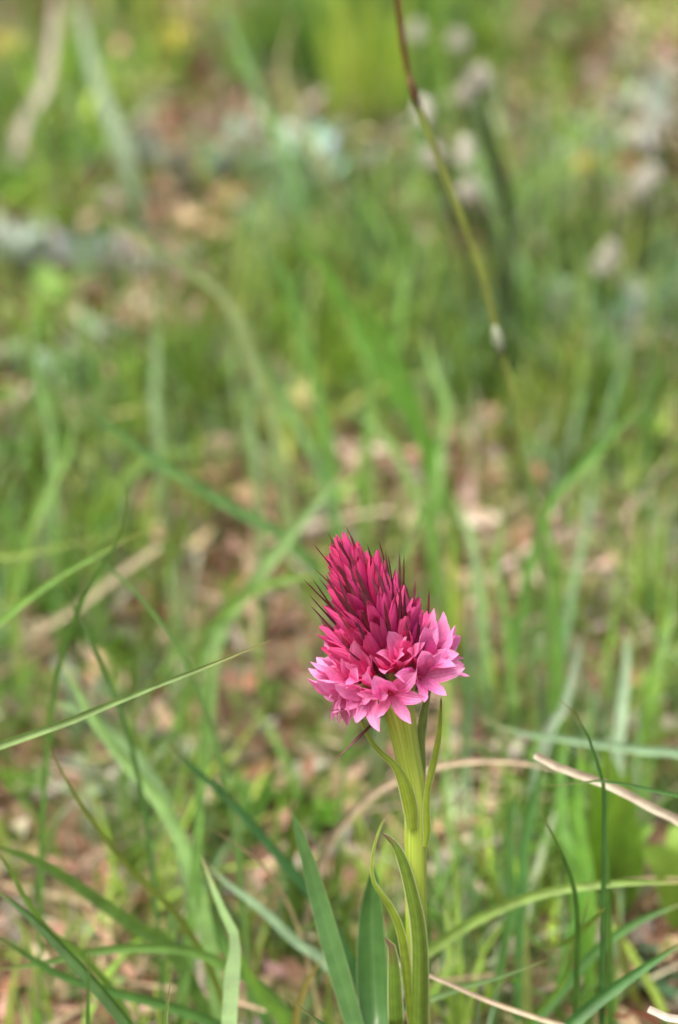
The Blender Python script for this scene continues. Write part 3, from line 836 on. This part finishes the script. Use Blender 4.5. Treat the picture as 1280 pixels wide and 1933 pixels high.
for (a, b, c, d, e, f, w) in [(1030, 640, 1040, 480, 1025, 300, 1.2), (1000, 640, 1000, 520, 985, 260, 1.2), (1090, 700, 1100, 560, 1085, 420, 2.4), (1150, 720, 1160, 600, 1180, 480, 2.6), (980, 560, 960, 440, 965, 330, 2.0),
                              (1240, 720, 1230, 600, 1235, 480, 2.4), (900, 700, 905, 600, 880, 500, 2.6), (860, 560, 850, 470, 800, 380, 1.6), (1060, 300, 1050, 180, 1040, 60, 3), (900, 250, 870, 140, 830, 40, 3.5), (1150, 420, 1140, 300, 1130, 180, 2.5)]:
    T([(a, b), (c, d), (e, f)], None, None, w, random.choice([MG, BG_, (.16, .24, .06), LG]), 'slender green blade growing up the slope', 'slender blades among the fluffy seed heads', twist=.4)
wh = 'pale silvery blade standing in the turf right of the tall stalk'
for (a, b, c, d) in [(1050, 680, 1045, 560), (1155, 690, 1160, 560), (1180, 680, 1200, 580), (1030, 690, 1020, 600), (1130, 700, 1120, 620)]:
    T([(a, b), ((a + c) / 2, (b + d) / 2), (c, d)], None, None, 4.5, (.38, .42, .34), wh, 'silvery blades right of the tall stalk', mat='woolly_leaf')


# ------------------------------------------------------------------ broad leaves, rosettes, small flowers, seed heads
def leaf_mesh(name, length, width, fold=0.3, arch=0.5, n=10, across=6, blunt=0.5, teeth=0.0):
    s = np.linspace(0, 1, n)
    ang = arch * s
    ds = length / (n - 1)
    yy = np.concatenate([[0], np.cumsum(np.cos(ang[:-1]) * ds)])
    zz = np.concatenate([[0], np.cumsum(-np.sin(ang[:-1]) * ds)])
    cl = np.stack([np.zeros(n), yy, zz], 1)
    w = np.clip(np.sin(np.pi * np.clip(s ** (0.8 + blunt * 0.4), 0, 1)) ** 0.7, 0.05, 1) * width
    if teeth:
        w = w * (1 + teeth * np.where(np.arange(n) % 2 == 0, 1, -1))
    v, f, uv = ribbon(cl, w, across=across, fold=fold, face=(0, 0, 1))
    return mesh_from(name, v, f, uv)


LEAVES = {
    'broad': [leaf_mesh('broad_leaf', 1, .52, .35, .5), leaf_mesh('broad_leaf', 1, .6, .25, .8)],
    'woolly': [leaf_mesh('woolly_leaf', 1, .36, .4, .5, blunt=1), leaf_mesh('woolly_leaf', 1, .42, .3, .9, blunt=1), leaf_mesh('woolly_leaf', 1, .3, .5, .2, blunt=1)],
    'toothed': [leaf_mesh('toothed_leaf', 1, .55, .3, .6, n=15, teeth=.16), leaf_mesh('toothed_leaf', 1, .48, .2, .9, n=15, teeth=.18)],
}
for me in LEAVES['broad']: me.materials.append(MAT['fresh_leaf'])
for me in LEAVES['woolly']: me.materials.append(MAT['woolly_leaf'])
for me in LEAVES['toothed']: me.materials.append(MAT['fresh_leaf'])


def put_leaf(parent, kind, az, elev, size, color, roll=0.0, off=(0, 0, 0)):
    o = add('leaf', random.choice(LEAVES[kind]), None, parent, color)
    m = Matrix.Translation(off) @ Matrix.Rotation(az - math.pi / 2, 4, 'Z') @ Matrix.Rotation(elev, 4, 'X') @ Matrix.Rotation(roll, 4, 'Y')
    o.matrix_local = m @ Matrix.Diagonal((size, size, size, 1))
    return o


def rosette(u, v, kind, nleaf, size, elev, color, label, name, cat, group=None, jit=.2):
    g0 = ground_at(u, v)
    if group:
        label += ' ' + near(u, v, 'seedling' if name == 'seedling' else '')
    e = empty(name, g0, label, cat, group)
    a0 = random.random() * 6.28
    for k in range(nleaf):
        c = [x * math.exp(random.gauss(0, .12)) for x in color]
        put_leaf(e, kind, a0 + k * 6.283 / nleaf + random.gauss(0, .25), elev + random.gauss(0, jit), size * random.uniform(.7, 1.15), c,
                 random.gauss(0, .25), off=(random.gauss(0, .0006), random.gauss(0, .0006), -0.0008))
    return e


# silvery rosettes (woolly hawkweed / cat's foot look-alikes)
wl = 'silvery grey green woolly rosette'
for (u, v, s) in [(450, 320, .012), (520, 290, .012), (590, 330, .013), (620, 290, .011), (270, 310, .011), (300, 330, .012), (370, 350, .011), (555, 420, .011),
                  (560, 370, .010), (410, 340, .011), (490, 350, .011), (530, 335, .012), (650, 340, .011), (600, 380, .011), (1060, 600, .010), (1210, 620, .010), (130, 510, .011), (180, 530, .011), (250, 520, .010), (30, 500, .013), (70, 520, .011), (200, 660, .009), (1120, 250, .012), (1180, 220, .013),
                  (1240, 250, .013), (1150, 300, .011), (1200, 300, .012), (1260, 180, .012), (1100, 330, .011), (1160, 640, .010), (1080, 640, .010), (1250, 430, .011),
                  (720, 230, .011), (700, 340, .011), (640, 400, .010), (800, 330, .011), (480, 440, .010), (20, 720, .009), (90, 740, .009), (1000, 640, .009), (340, 520, .009)]:
    rosette(u, v, 'woolly', 9, s * 1.4, .9, (.37, .46, .37), wl, 'woolly_rosette', 'rosette', 'silvery woolly rosettes in the turf')
rosette(215, 1475, 'woolly', 5, .013, .5, (.24, .31, .20), 'grey green rosette under the broad light green blade', 'woolly_rosette', 'rosette')
rosette(150, 1300, 'woolly', 4, .011, .5, (.26, .34, .22), 'grey green rosette left under the glaucous arching blade', 'woolly_rosette', 'rosette')
rosette(330, 1400, 'woolly', 5, .011, .5, (.24, .33, .22), 'grey green rosette between the upright blade and the broad blade', 'woolly_rosette', 'rosette')
# fresh broad-leaved plants
bl = 'bright green broad leaved seedling'
for (u, v, s, c) in [(130, 300, .020, (.17, .33, .035)), (190, 500, .016, (.12, .28, .02)), (95, 460, .015, (.14, .30, .03)), (95, 590, .017, (.19, .35, .07))]:
    rosette(u, v, 'broad', 4, s, 1.0, c, bl, 'seedling', 'seedling', 'bright seedlings left among the rosettes')
sl = 'small fresh green herb with rounded leaves'
for (u, v, s) in [(800, 740, .011), (870, 600, .012), (1040, 720, .010), (500, 1500, .010), (540, 1480, .009), (600, 1560, .009), (150, 1010, .011), (190, 1200, .010), (260, 1200, .010),
                  (430, 830, .011), (60, 860, .012), (880, 1460, .008), (1000, 880, .011), (700, 1420, .008), (960, 1540, .008), (230, 1110, .010), (640, 780, .011), (1100, 780, .010),
                  (300, 160, .014), (1080, 130, .014), (870, 90, .014), (470, 1330, .009), (250, 1500, .008), (60, 1480, .009), (180, 1870, .006), (620, 1720, .006), (900, 1640, .007), (890, 1780, .006), (960, 1880, .006)]:
    rosette(u, v, 'broad', random.choice([4, 5, 6]), s, .6, random.choice([(.14, .29, .035), (.19, .33, .06), (.16, .27, .09)]), sl, 'herb', 'herb', 'small round leaved herbs in the turf')
# big bright leaf clump on the right
e = empty('broad_leaf_plant', ground_at(1150, 1720), 'bright yellow green broad leaf plant behind the straw', 'plant')
for (u, v, yy, wd) in [(1140, 1400, .075, 7.5), (1185, 1450, .07, 7), (1100, 1430, .08, 5), (1235, 1560, .085, 7)]:
    b0 = e.location
    tip_ = P(u, v, yy)
    mid = (b0 + tip_) / 2 + Vector((0, -.004, .006))
    cl = spline([Vector((0, 0, -.002)), mid - b0, tip_ - b0], 16)
    wv = np.clip(np.sin(np.pi * np.linspace(.2, .99, 16)) ** 1.0, .05, 1) * wd * .001
    vv, ff, uu = ribbon(cl, wv, across=6, fold=.3)
    add('leaf', mesh_from('leaf', vv, ff, uu), 'fresh_leaf', e, (.24, .43, .06))
e = empty('broad_leaf_plant', ground_at(1300, 1760), 'rounded yellow green leaf plant right of the bright broad leaves', 'plant')
for (u, v, yy, wd) in [(1215, 1600, .075, 7), (1270, 1560, .085, 8)]:
    b0 = e.location
    tip_ = P(u, v, yy)
    mid = (b0 + tip_) / 2 + Vector((0, -.003, .004))
    cl = spline([Vector((0, 0, -.002)), mid - b0, tip_ - b0], 16)
    wv = np.clip(np.sin(np.pi * np.linspace(.1, .98, 16)) ** .6, .05, 1) * wd * .001
    vv, ff, uu = ribbon(cl, wv, across=6, fold=.2)
    add('leaf', mesh_from('leaf', vv, ff, uu), 'fresh_leaf', e, (.27, .44, .07))
# toothed dark leaves bottom right
for (u, v, s, lab) in [(1190, 1880, .012, 'dark bluish toothed leaf rosette under the thick dark blade'), (1260, 1830, .011, 'dark bluish toothed leaf rosette above the thick dark blade')]:
    rosette(u, v, 'toothed', 6, s, .55, (.075, .15, .075), lab, 'toothed_rosette', 'rosette', None)


def dead_leaf(u, v, s, col, label, group=None):
    g0 = ground_at(u, v)
    me = leaf_mesh('dead_leaf', s, s * .55, .5, 1.2, blunt=.4)
    me.materials.append(MAT['straw'])
    o = add('dead_leaf', me, None, color=col, label=label + ' ' + near(u, v), cat='dead leaf', group=group)
    o.location = g0 + Vector((0, 0, .0008))
    o.rotation_euler = (random.uniform(.25, .7), random.gauss(0, .3), random.uniform(0, 6.28))
    return o


dl = 'curled reddish brown dead leaf'
for (u, v, s) in [(330, 1165, .016), (300, 1190, .012), (375, 1175, .012), (970, 1090, .014), (930, 1270, .012), (940, 1300, .011), (860, 1390, .010), (1000, 1130, .010), (520, 1290, .010), (800, 220, .016), (420, 240, .017),
                  (1200, 70, .02), (1240, 110, .016), (70, 1760, .008), (930, 1590, .008), (1210, 1280, .010), (360, 490, .013), (260, 1870, .006), (40, 1850, .006), (710, 620, .012), (420, 590, .013), (860, 300, .014)]:
    dead_leaf(u, v, s, random.choice([(.36, .17, .11), (.38, .22, .155), (.32, .15, .10), (.36, .23, .16)]), dl, 'reddish dead leaves on the soil')


def petal_mesh(name, length, width, fold=.3, arch=0.4, n=9, across=6, taper=.75, base=.45, curl=0.0, trough=0.0, lens=None):
    """petal growing along +Y from the origin, upper face +Z"""
    s = np.linspace(0, 1, n)
    ang = -arch * s - curl * s ** 3
    ds = length / (n - 1)
    yy = np.concatenate([[0], np.cumsum(np.cos(ang[:-1]) * ds)])
    zz = np.concatenate([[0], np.cumsum(np.sin(ang[:-1]) * ds)])
    cl = np.stack([np.zeros(n), yy, zz], 1)
    w = np.interp(s, [0, .18, .45, taper, .92, 1.0], [base, .75, 1, .78, .36, .03]) * width
    v, f, uv = ribbon(cl, w, across=across, fold=fold, face=(0, 0, 1), ruffle=.14)
    if trough:
        v = [np.array((p[0] * (1 - trough * max(0, .6 - q[1])), p[1], p[2] + trough * 1.2 * abs(p[0]) * max(0, .75 - q[1]))) for p, q in zip(v, uv)]
    return mesh_from(name, v, f, uv)


yf = petal_mesh('petal', .005, .0042, .3, .5)
yf.materials.append(MAT['yellow'])
for (u, v, w, lab) in [(330, 70, .40, 'small yellow flower near the leaning broad green blade'), (1110, 315, .30, 'small yellow flower beside the silvery rosettes'), (15, 85, .42, 'small orange yellow flower beside the thick greyish stalk')]:
    g0 = ground_at(u, v + 60)
    e = empty('yellow_flower', g0, lab, 'flower', 'small yellow flowers up the slope')
    top = P(u, v, g0.y) - g0
    a, b, c = tube(spline([Vector((0, 0, -.002)), top * .5 + Vector((.001, 0, 0)), top], 8), [.0005] * 8, 7)
    add('stem', mesh_from('stem', a, b, c), 'grass_stalk', e)
    for k in range(6):
        p = add('petal', yf, None, e)
        p.matrix_local = Matrix.Translation(top) @ Matrix.Rotation(.9, 4, 'X') @ Matrix.Rotation(k * 1.0472, 4, 'Z') @ Matrix.Rotation(.35, 4, 'X')
    a, b, c = tube([top + Vector((0, 0, -.0006)), top + Vector((0, -.0004, .0006)), top + Vector((0, -.0006, .0012))], [.0012, .0014, .0006], 9)
    add('flower_centre', mesh_from('flower_centre', a, b, c), 'yellow', e)


def fluff_mesh(r, h, n=170):
    verts, faces = [], []
    for i in range(n):
        d = Vector((random.gauss(0, 1), random.gauss(0, 1), abs(random.gauss(0, 1)) * 1.1 + .1)).normalized()
        p0 = Vector((d.x * r * .2, d.y * r * .2, h * .12))
        p1 = Vector((d.x * r, d.y * r, d.z * h)) * random.uniform(.75, 1.1)
        sd_ = d.cross(Vector((random.gauss(0, 1), random.gauss(0, 1), random.gauss(0, 1)))).normalized() * r * .085
        b = len(verts)
        verts += [p0 - sd_ * .5, p0 + sd_ * .5, p1 + sd_, p1 - sd_]
        faces.append((b, b + 1, b + 2, b + 3))
    b0 = len(verts)                                # woolly cup holding the hairs
    v, f, _ = tube([(0, 0, -h * .25), (0, 0, 0), (0, 0, h * .35)], [r * .25, r * .5, r * .4], 9)
    verts += [Vector(q) for q in v]
    faces += [tuple(k + b0 for k in q) for q in f]
    return mesh_from('seed_head', verts, faces, smooth=False)


FL = [fluff_mesh(.0026, .0052), fluff_mesh(.0032, .0046), fluff_mesh(.0024, .006)]
fl = 'fluffy white seed head on dark stalk'
for k, (u, v, bu, bv) in enumerate([(882, 175, 950, 690), (902, 145, 955, 700), (878, 290, 945, 700), (880, 360, 950, 720), (812, 295, 900, 690), (800, 215, 890, 680), (785, 60, 840, 330), (865, 75, 900, 330), (1210, 350, 1190, 520), (1240, 240, 1240, 420),
                                    (1135, 500, 1120, 600), (1265, 220, 1270, 400), (1150, 480, 1140, 600), (1225, 330, 1210, 500)]):
    g0 = ground_at(bu, bv)
    e = empty('fluffy_seed_plant', g0, fl + ' ' + near(u, v, 'seed heads'), 'seed head', 'fluffy seed heads right up the slope')
    top = P(u, v + 12, g0.y - .03) - g0
    dk = Vector((.004, 0, .004)) if bv > 650 else Vector((0, 0, .001))
    a, b, c = tube(spline([Vector((0, 0, -.002)), top * .5 + dk + Vector((random.gauss(0, .001), 0, 0)), top], 9), np.linspace(.0012, .0009, 9), 7)
    add('stem', mesh_from('stem', a, b, c), 'dark_stalk', e)
    h = add('seed_head', FL[k % 3], 'fluff', e)
    h.location = top
    h.rotation_euler = (random.gauss(.1, .2), random.gauss(0, .3), random.random() * 6)

# ------------------------------------------------------------------ the orchid
foot = P(792, 1933, 0.004)
base_z = gz(foot.x + .001, 0.006)
ORIGIN = Vector((foot.x + .001, 0.006, base_z))
orchid = empty('orchid', ORIGIN, 'pink alpine orchid with conical crimson flower head on a green stem', 'orchid')


def OP(u, v, y):
    return P(u, v, y) - ORIGIN


# stem
spts = [Vector((0, 0, -.004)), OP(793, 1933, .0045) * .5 + Vector((.0002, 0, 0)), OP(792, 1933, .0045), OP(789, 1850, .004), OP(785, 1720, .003), OP(784, 1600, .0022), OP(783, 1500, .0015), OP(768, 1420, .001), OP(757, 1362, .0003), OP(745, 1315, 0)]
scl = spline(spts, 60)
sl_ = np.linspace(0, 1, 60)
srad = np.interp(sl_, [0, .35, .5, .62, .75, .86, .93, 1], [.0019, .0017, .00155, .00145, .00148, .00155, .00175, .0022])
a, b, c = tube(scl, srad, 28, flute=.03, lobes=7)
add('stem', mesh_from('stem', a, b, c), 'stem', orchid)


def oleaf(pts, ys, widths, color, mat='orchid_leaf', fold=.45, twist0=0.0, twist=0.0, name='stem_leaf', n=34, label=None, root=None, across=8):
    """pixels foot to tip with their y and width in px of the focus plane"""
    P3 = [OP(u, v, y) for (u, v), y in zip(pts, ys)]
    W = [w * DIST / FPX for w in widths]
    if root is not None:
        P3 = [root] + P3
        W = [W[0] * .8] + W
    acc = np.concatenate([[0], np.cumsum([(q - p).length for p, q in zip(P3[:-1], P3[1:])])])
    acc /= acc[-1]
    cl = spline(P3, n)
    s = np.linspace(0, 1, n)
    wid = np.interp(s, acc, W)
    k = np.ones(5) / 5
    wid = np.convolve(np.pad(wid, 2, mode='edge'), k, mode='valid')
    wid[-1] = .00006
    v, f, uv = ribbon(cl, wid, across=across, fold=fold, twist0=twist0, twist=twist)
    o = add(name, mesh_from(name, v, f, uv), mat, orchid, color)
    if label:
        o['label'] = label
    return o


SG = (.26, .36, .035)
F = -.0020
# upper left bract with clasping sheath
oleaf([(778, 1566), (776, 1535), (769, 1500), (758, 1468), (742, 1442), (716, 1418), (697, 1393), (685, 1366), (681, 1344)],
      [-.0004, -.0007, -.0009, -.0008, -.0006, -.0004, -.0003, -.0002, 0], [22, 30, 30, 22, 14, 11, 9, 7, 3], SG, fold=-.7, label='curved upper bract with a dark purple end')
# upper right bract
oleaf([(803, 1600), (806, 1570), (805, 1530), (807, 1495), (814, 1460), (823, 1420), (829, 1385), (832, 1350), (833, 1316)],
      [.0006, .0002, .0, 0, 0, 0, 0, .0002, .0004], [10, 17, 15, 12, 15, 14, 10, 7, 3], SG, fold=-.5, label='slender upper bract rising right of the stem')
oleaf([(795, 1480), (797, 1440), (794, 1405), (798, 1365), (805, 1325), (812, 1300)], [.0030, .0034, .0034, .0036, .004, .004], [12, 17, 19, 20, 14, 5], (.21, .28, .075), fold=-.3, label='greyish bract behind the stem top')
# large front leaf
oleaf([(794, 1990), (792, 1930), (793, 1865), (793, 1800), (788, 1740), (778, 1690), (768, 1650), (758, 1620), (745, 1594), (722, 1572)],
      [.0028, .0020, .0010, .0002, -.0004, -.0008, -.0009, -.0010, -.001, -.001], [40, 40, 38, 34, 31, 27, 24, 21, 15, 4], (.135, .225, .028), fold=-.75, label='large clasping stem leaf with pale edges and purplish tip')
# thin left leaf
oleaf([(778, 1940), (772, 1880), (766, 1820), (757, 1765), (741, 1722), (722, 1692), (706, 1668), (701, 1640), (705, 1603), (716, 1565), (734, 1530)],
      [.0030, .002, .001, .0002, -.0002, -.0006, -.0006, -.0004, 0, .0004, .0008], [16, 18, 20, 18, 15, 12, 9, 7, 6, 5, 3], (.20, .29, .026), fold=-.5, twist=.5, label='thin stem leaf curling up left')
# short leaf low on the left
oleaf([(752, 1990), (748, 1933), (746, 1880), (744, 1830), (741, 1795), (735, 1778), (726, 1768)], [.0035, .002, .001, .0004, 0, 0, 0], [28, 33, 31, 27, 20, 13, 5], (.13, .24, .03), fold=-.3, root=Vector((-.0008, 0, -.001)), label='short lower leaf with a bent brown tip')
# basal leaves
oleaf([(712, 2000), (710, 1930), (706, 1860), (703, 1790), (702, 1730), (703, 1685), (706, 1655), (705, 1634)], [.012, .014, .016, .017, .018, .018, .018, .018], [50, 66, 68, 64, 54, 38, 22, 5], (.06, .15, .036), mat='basal_leaf', fold=.55,
      name='basal_leaf', root=Vector((-.001, .001, -.002)), twist0=.1, label='wide dark green basal leaf behind the stem')
oleaf([(690, 2010), (668, 1930), (645, 1850), (622, 1770), (600, 1690), (580, 1620), (562, 1565), (551, 1530)], [.010, .011, .012, .013, .014, .014, .014, .014], [30, 38, 42, 42, 37, 29, 19, 4], (.085, .19, .055), mat='basal_leaf', fold=.35,
      name='basal_leaf', root=Vector((-.002, 0, -.002)), label='long narrow basal leaf leaning left')

# --- flower head
AX = spline([OP(757, 1338, 0), OP(744, 1285, -.0002), OP(718, 1200, -.0003), OP(683, 1115, -.0002), OP(655, 1055, 0)], 60)


def axis(t):
    t = min(max(t, 0), 1)
    i = min(int(t * 59), 58)
    p = AX[i] * (1 - (t * 59 - i)) + AX[i + 1] * (t * 59 - i)
    d = AX[min(i + 2, 59)] - AX[max(i - 1, 0)]
    return Vector(p), Vector(d).normalized()


def frame(t, ang):
    """point, axis and outward direction; angle -90 degrees faces the camera, 0 the right"""
    p, d = axis(t)
    r0 = (Vector((1, 0, 0)) - d * d.x).normalized()
    r1 = d.cross(r0)
    return p, d, (r0 * math.cos(ang) + r1 * math.sin(ang)).normalized()


def basis(pos, ydir, zref, size=1.0, sx=1.0):
    yv = ydir.normalized()
    xv = yv.cross(zref).normalized()
    zv = xv.cross(yv).normalized()
    m = Matrix(((xv.x, yv.x, zv.x, pos.x), (xv.y, yv.y, zv.y, pos.y), (xv.z, yv.z, zv.z, pos.z), (0, 0, 0, 1)))
    return m @ Matrix.Diagonal((size * sx, size, size, 1))


PETALS = [petal_mesh('petal', .0054, .0021, .45, .25, curl=-.3), petal_mesh('petal', .0058, .0024, .35, .5, curl=.2), petal_mesh('petal', .0050, .0019, .6, -.2, curl=-.4), petal_mesh('petal', .0061, .0023, .3, .1, curl=.5)]
LIPS = [petal_mesh('lip', .0060, .0037, .55, .1, n=12, across=8, taper=.7, base=.5, curl=-.35, trough=.5), petal_mesh('lip', .0056, .0033, .5, .25, n=12, across=8, taper=.68, base=.5, trough=.5)]
for me in PETALS + LIPS:
    me.materials.append(MAT['petal'])


def bract_mesh(name, length, width, arch):
    return petal_mesh(name, length, width, .7, arch, n=9, across=4, taper=.6, base=.8)


BRACTS = [bract_mesh('bract', .0074, .00085, -.35), bract_mesh('bract', .0080, .00075, -.1), bract_mesh('bract', .0070, .0009, -.5)]
for me in BRACTS:
    me.materials.append(MAT['bract'])


def bud_mesh(name, open_=0.0, slim=1.0, seed=0):
    """closed bud along +Y, unit length: three outer sepals wrapped round two inner petals, pointed"""
    rr = random.Random(seed)
    verts, faces, uvs = [], [], []
    for lay, (cnt, rs) in enumerate(((3, 1.0), (2, .86))):
        for q in range(cnt):
            a0 = q * 2 * math.pi / cnt + lay * .6 + rr.uniform(-.1, .1)
            span = (1.28 if lay == 0 else 1.5)
            b0 = len(verts)
            n, m = 10, 7
            op = open_ * rr.uniform(.5, 1.3)
            ln = rr.uniform(.9, 1.04)
            for i in range(n):
                s = i / (n - 1)
                r = np.interp(s, [0, .12, .4, .7, .9, 1], [.07, .135, .185, .15, .075, .018]) * rs * slim + op * .22 * s ** 2.2
                sp = span * np.interp(s, [0, .5, .8, 1], [1, 1, .8, .25 if op > .05 else .7])
                for j in range(m):
                    t = j / (m - 1) * 2 - 1
                    th = a0 + t * sp
                    rad = r * (1 + .10 * (1 - abs(t)) ** .7 - .03 * abs(t))
                    verts.append((rad * math.cos(th), s * ln, rad * math.sin(th)))
                    uvs.append((j / (m - 1), s))
            for i in range(n - 1):
                for j in range(m - 1):
                    a = b0 + i * m + j
                    faces.append((a, a + 1, a + m + 1, a + m))
    me = mesh_from(name, verts, faces, uvs)
    me.materials.append(MAT['bud'])
    return me


BUDS = [bud_mesh('bud', .05, .78, 1), bud_mesh('bud', 0, .66, 2), bud_mesh('bud', .16, .72, 3), bud_mesh('bud', .08, .85, 4), bud_mesh('bud', .22, .7, 8)]
OPENING = [bud_mesh('bud', .5, .75, 5), bud_mesh('bud', .75, .75, 6), bud_mesh('bud', .35, .85, 7)]

PALE, PINK, DEEP, CRIM = (.81, .22, .50), (.76, .13, .36), (.70, .045, .235), (.56, .018, .15)


def lerp(a, b, t):
    return tuple(x * (1 - t) + y * t for x, y in zip(a, b))


def jit(c, s=.1):
    k = math.exp(random.gauss(0, s))
    return tuple(min(x * k * math.exp(random.gauss(0, s * .4)), .85) for x in c)


EYE = None


def floret(t, ang, beta, gamma, color, ov=.0052, scale=1.0, spin=0.0, droop=0.0):
    """an open flower: green ovary (the part) with five petals, a lip and a dark throat below it"""
    p, d, rad = frame(t, ang)
    out = (rad * math.cos(beta) + d * math.sin(beta)).normalized()
    start = p + rad * .0010 - d * .0042
    c1 = start + (rad * .62 + d * .78).normalized() * ov * .62
    cen = c1 + (out * .75 + d * .25).normalized() * ov * .5
    cl = spline([start, c1, cen], 9)
    a, b, c = tube(cl, [.0006, .0008, .00095, .0010, .00095, .00085, .0007, .00055, .0005], 10, flute=.14, lobes=3)
    e = add('flower', mesh_from('ovary', a, b, c), 'ovary', orchid)
    upf = (d - out * d.dot(out)).normalized()
    sidef = out.cross(upf)
    for k in range(6):
        lip = k == 0
        phi = k * math.pi / 3 + spin + (random.gauss(0, .13) if not lip else random.gauss(0, .05))
        pd = upf * math.cos(phi) + sidef * math.sin(phi)
        gm = gamma * random.uniform(.82, 1.12) * (.72 if lip else 1.0)
        ydir = out * math.cos(gm) + pd * math.sin(gm) + Vector((0, 0, -droop * (0 if lip else 1)))
        me = random.choice(LIPS if lip else PETALS)
        o = add('lip' if lip else 'petal', me, None, e, jit(color))
        # upper face looks towards the flower's open front
        o.matrix_local = basis(cen + pd * .0003, ydir, out * math.sin(gm) - pd * math.cos(gm), scale * random.uniform(.9, 1.08) * (1.12 if lip else 1), random.uniform(.9, 1.15))
    # small hooded column deep in the throat
    a, b, c = tube([cen - out * .0003, cen + out * .0003, cen + out * .0008], [.0003, .00036, .00012], 8)
    add('throat', mesh_from('throat', a, b, c), 'pollen', e)
    return e, cen, out, d, rad


def bract(t, ang, tilt, size, color, sidew=0.0, off=.0016, sx=1.0):
    p, d, rad = frame(t, ang)
    yd = d * math.cos(tilt) + rad * math.sin(tilt)
    o = add('bract', random.choice(BRACTS), None, orchid, color)
    o.matrix_local = basis(p + rad * off - d * .0008, yd, d * math.sin(tilt) - rad * math.cos(tilt), size, sx)
    return o


MAROON = (.105, .018, .028)
D2 = math.pi / 180
# lowest whorl, the flower facing the camera first
for (t, ang, beta, spin, dr) in [(.25, -95, -4, .12, .03), (.285, -140, 2, .35, .03), (.30, -166, 10, .1, .02), (.25, 150, 4, -.2, .1), (.25, 105, 6, .2, 0), (.25, 65, 8, 0, 0),
                                 (.26, 26, 12, .2, 0), (.25, -8, 8, -.1, .0), (.26, -54, 8, .25, .0), (.28, 178, -2, 0, .03), (.275, -154, -8, .5, .0), (.28, -120, -2, .6, 0)]:
    floret(t, ang * D2, beta * D2, 1.18 if ang == -97 else .86, lerp(PALE, PINK, random.uniform(0, .4)), spin=spin, droop=dr, ov=.0055, scale=.95)
for (t, ang, beta) in [(.31, -122, 28), (.31, -158, 28), (.31, 165, 30), (.32, 125, 32), (.32, 85, 32), (.32, 45, 32), (.32, 8, 28), (.30, -36, 26), (.31, -64, 34), (.31, -92, 40)]:
    front = -130 < ang < -60
    floret(t, (ang + random.gauss(0, 4)) * D2, (beta + (16 if front else 8)) * D2, .38 if front else .50, lerp(PALE, DEEP, random.uniform(.55, .85) + (.15 if front else 0)), ov=.0044, scale=.98, spin=random.gauss(0, .2))
# opening and closed buds in a spiral
nb = 120
for k in range(nb):
    f = (k + .5) / nb
    t = .32 + .67 * f ** .90
    ang = k * 2.39996 + .4 + random.gauss(0, .12)
    p, d, rad = frame(t, ang)
    tilt = np.interp(f, [0, .3, .6, .9, 1], [43, 27, 16, 11, 5]) * D2 + random.gauss(0, .09)
    core = np.interp(f, [0, .3, .7, 1], [.0022, .0017, .0010, .0002])
    size = np.interp(f, [0, .3, .7, 1], [.0076, .0072, .0060, .0046]) * random.uniform(.82, 1.15)
    yd = d * math.cos(tilt) + rad * math.sin(tilt)
    me = random.choice(OPENING) if f < .16 else random.choice(BUDS)
    o = add('bud', me, None, orchid, jit(lerp(lerp(lerp(DEEP, PINK, .35), CRIM, min(f * 2.2, 1)), (.62, .05, .17), max(0, f - .5) * 1.3), .14))
    o.matrix_local = basis(p + rad * core - d * .001, yd, rad, size, random.uniform(.9, 1.1)) @ Matrix.Rotation(random.random() * 6, 4, 'Y') @ Matrix.Diagonal((.74, 1, .74, 1))
    if random.random() < (.9 if f < .5 else .55):
        bract(t - .02, ang + random.gauss(0, .12), tilt * .68 + .05 + random.gauss(0, .09), np.interp(f, [0, .4, 1], [1.2, 1.12, .70]) * random.uniform(.8, 1.15),
              jit(MAROON, .25), off=core + np.interp(f, [0, 1], [.0019, .0009]), sx=random.uniform(.7, 1.05))
# bracts of the open flowers, sticking out between them
for (t, ang, tilt, s) in [(.12, -150, 78, 1.05), (.05, -158, 118, 1.15), (.14, -20, 66, 1.05), (.2, -170, 72, 1.0), (.22, -35, 50, 1.0), (.22, -78, 40, 1), (.24, -112, 38, 1), (.2, 20, 58, 1), (.26, 175, 50, 1),
                          (.28, -130, 40, 1.05), (.27, -60, 40, 1), (.28, -15, 42, 1), (.30, -90, 34, 1.0), (.3, 40, 40, 1), (.3, 150, 44, 1)]:
    bract(t, ang * D2, tilt * D2, s, jit((.12, .03, .035), .2), off=.0022)
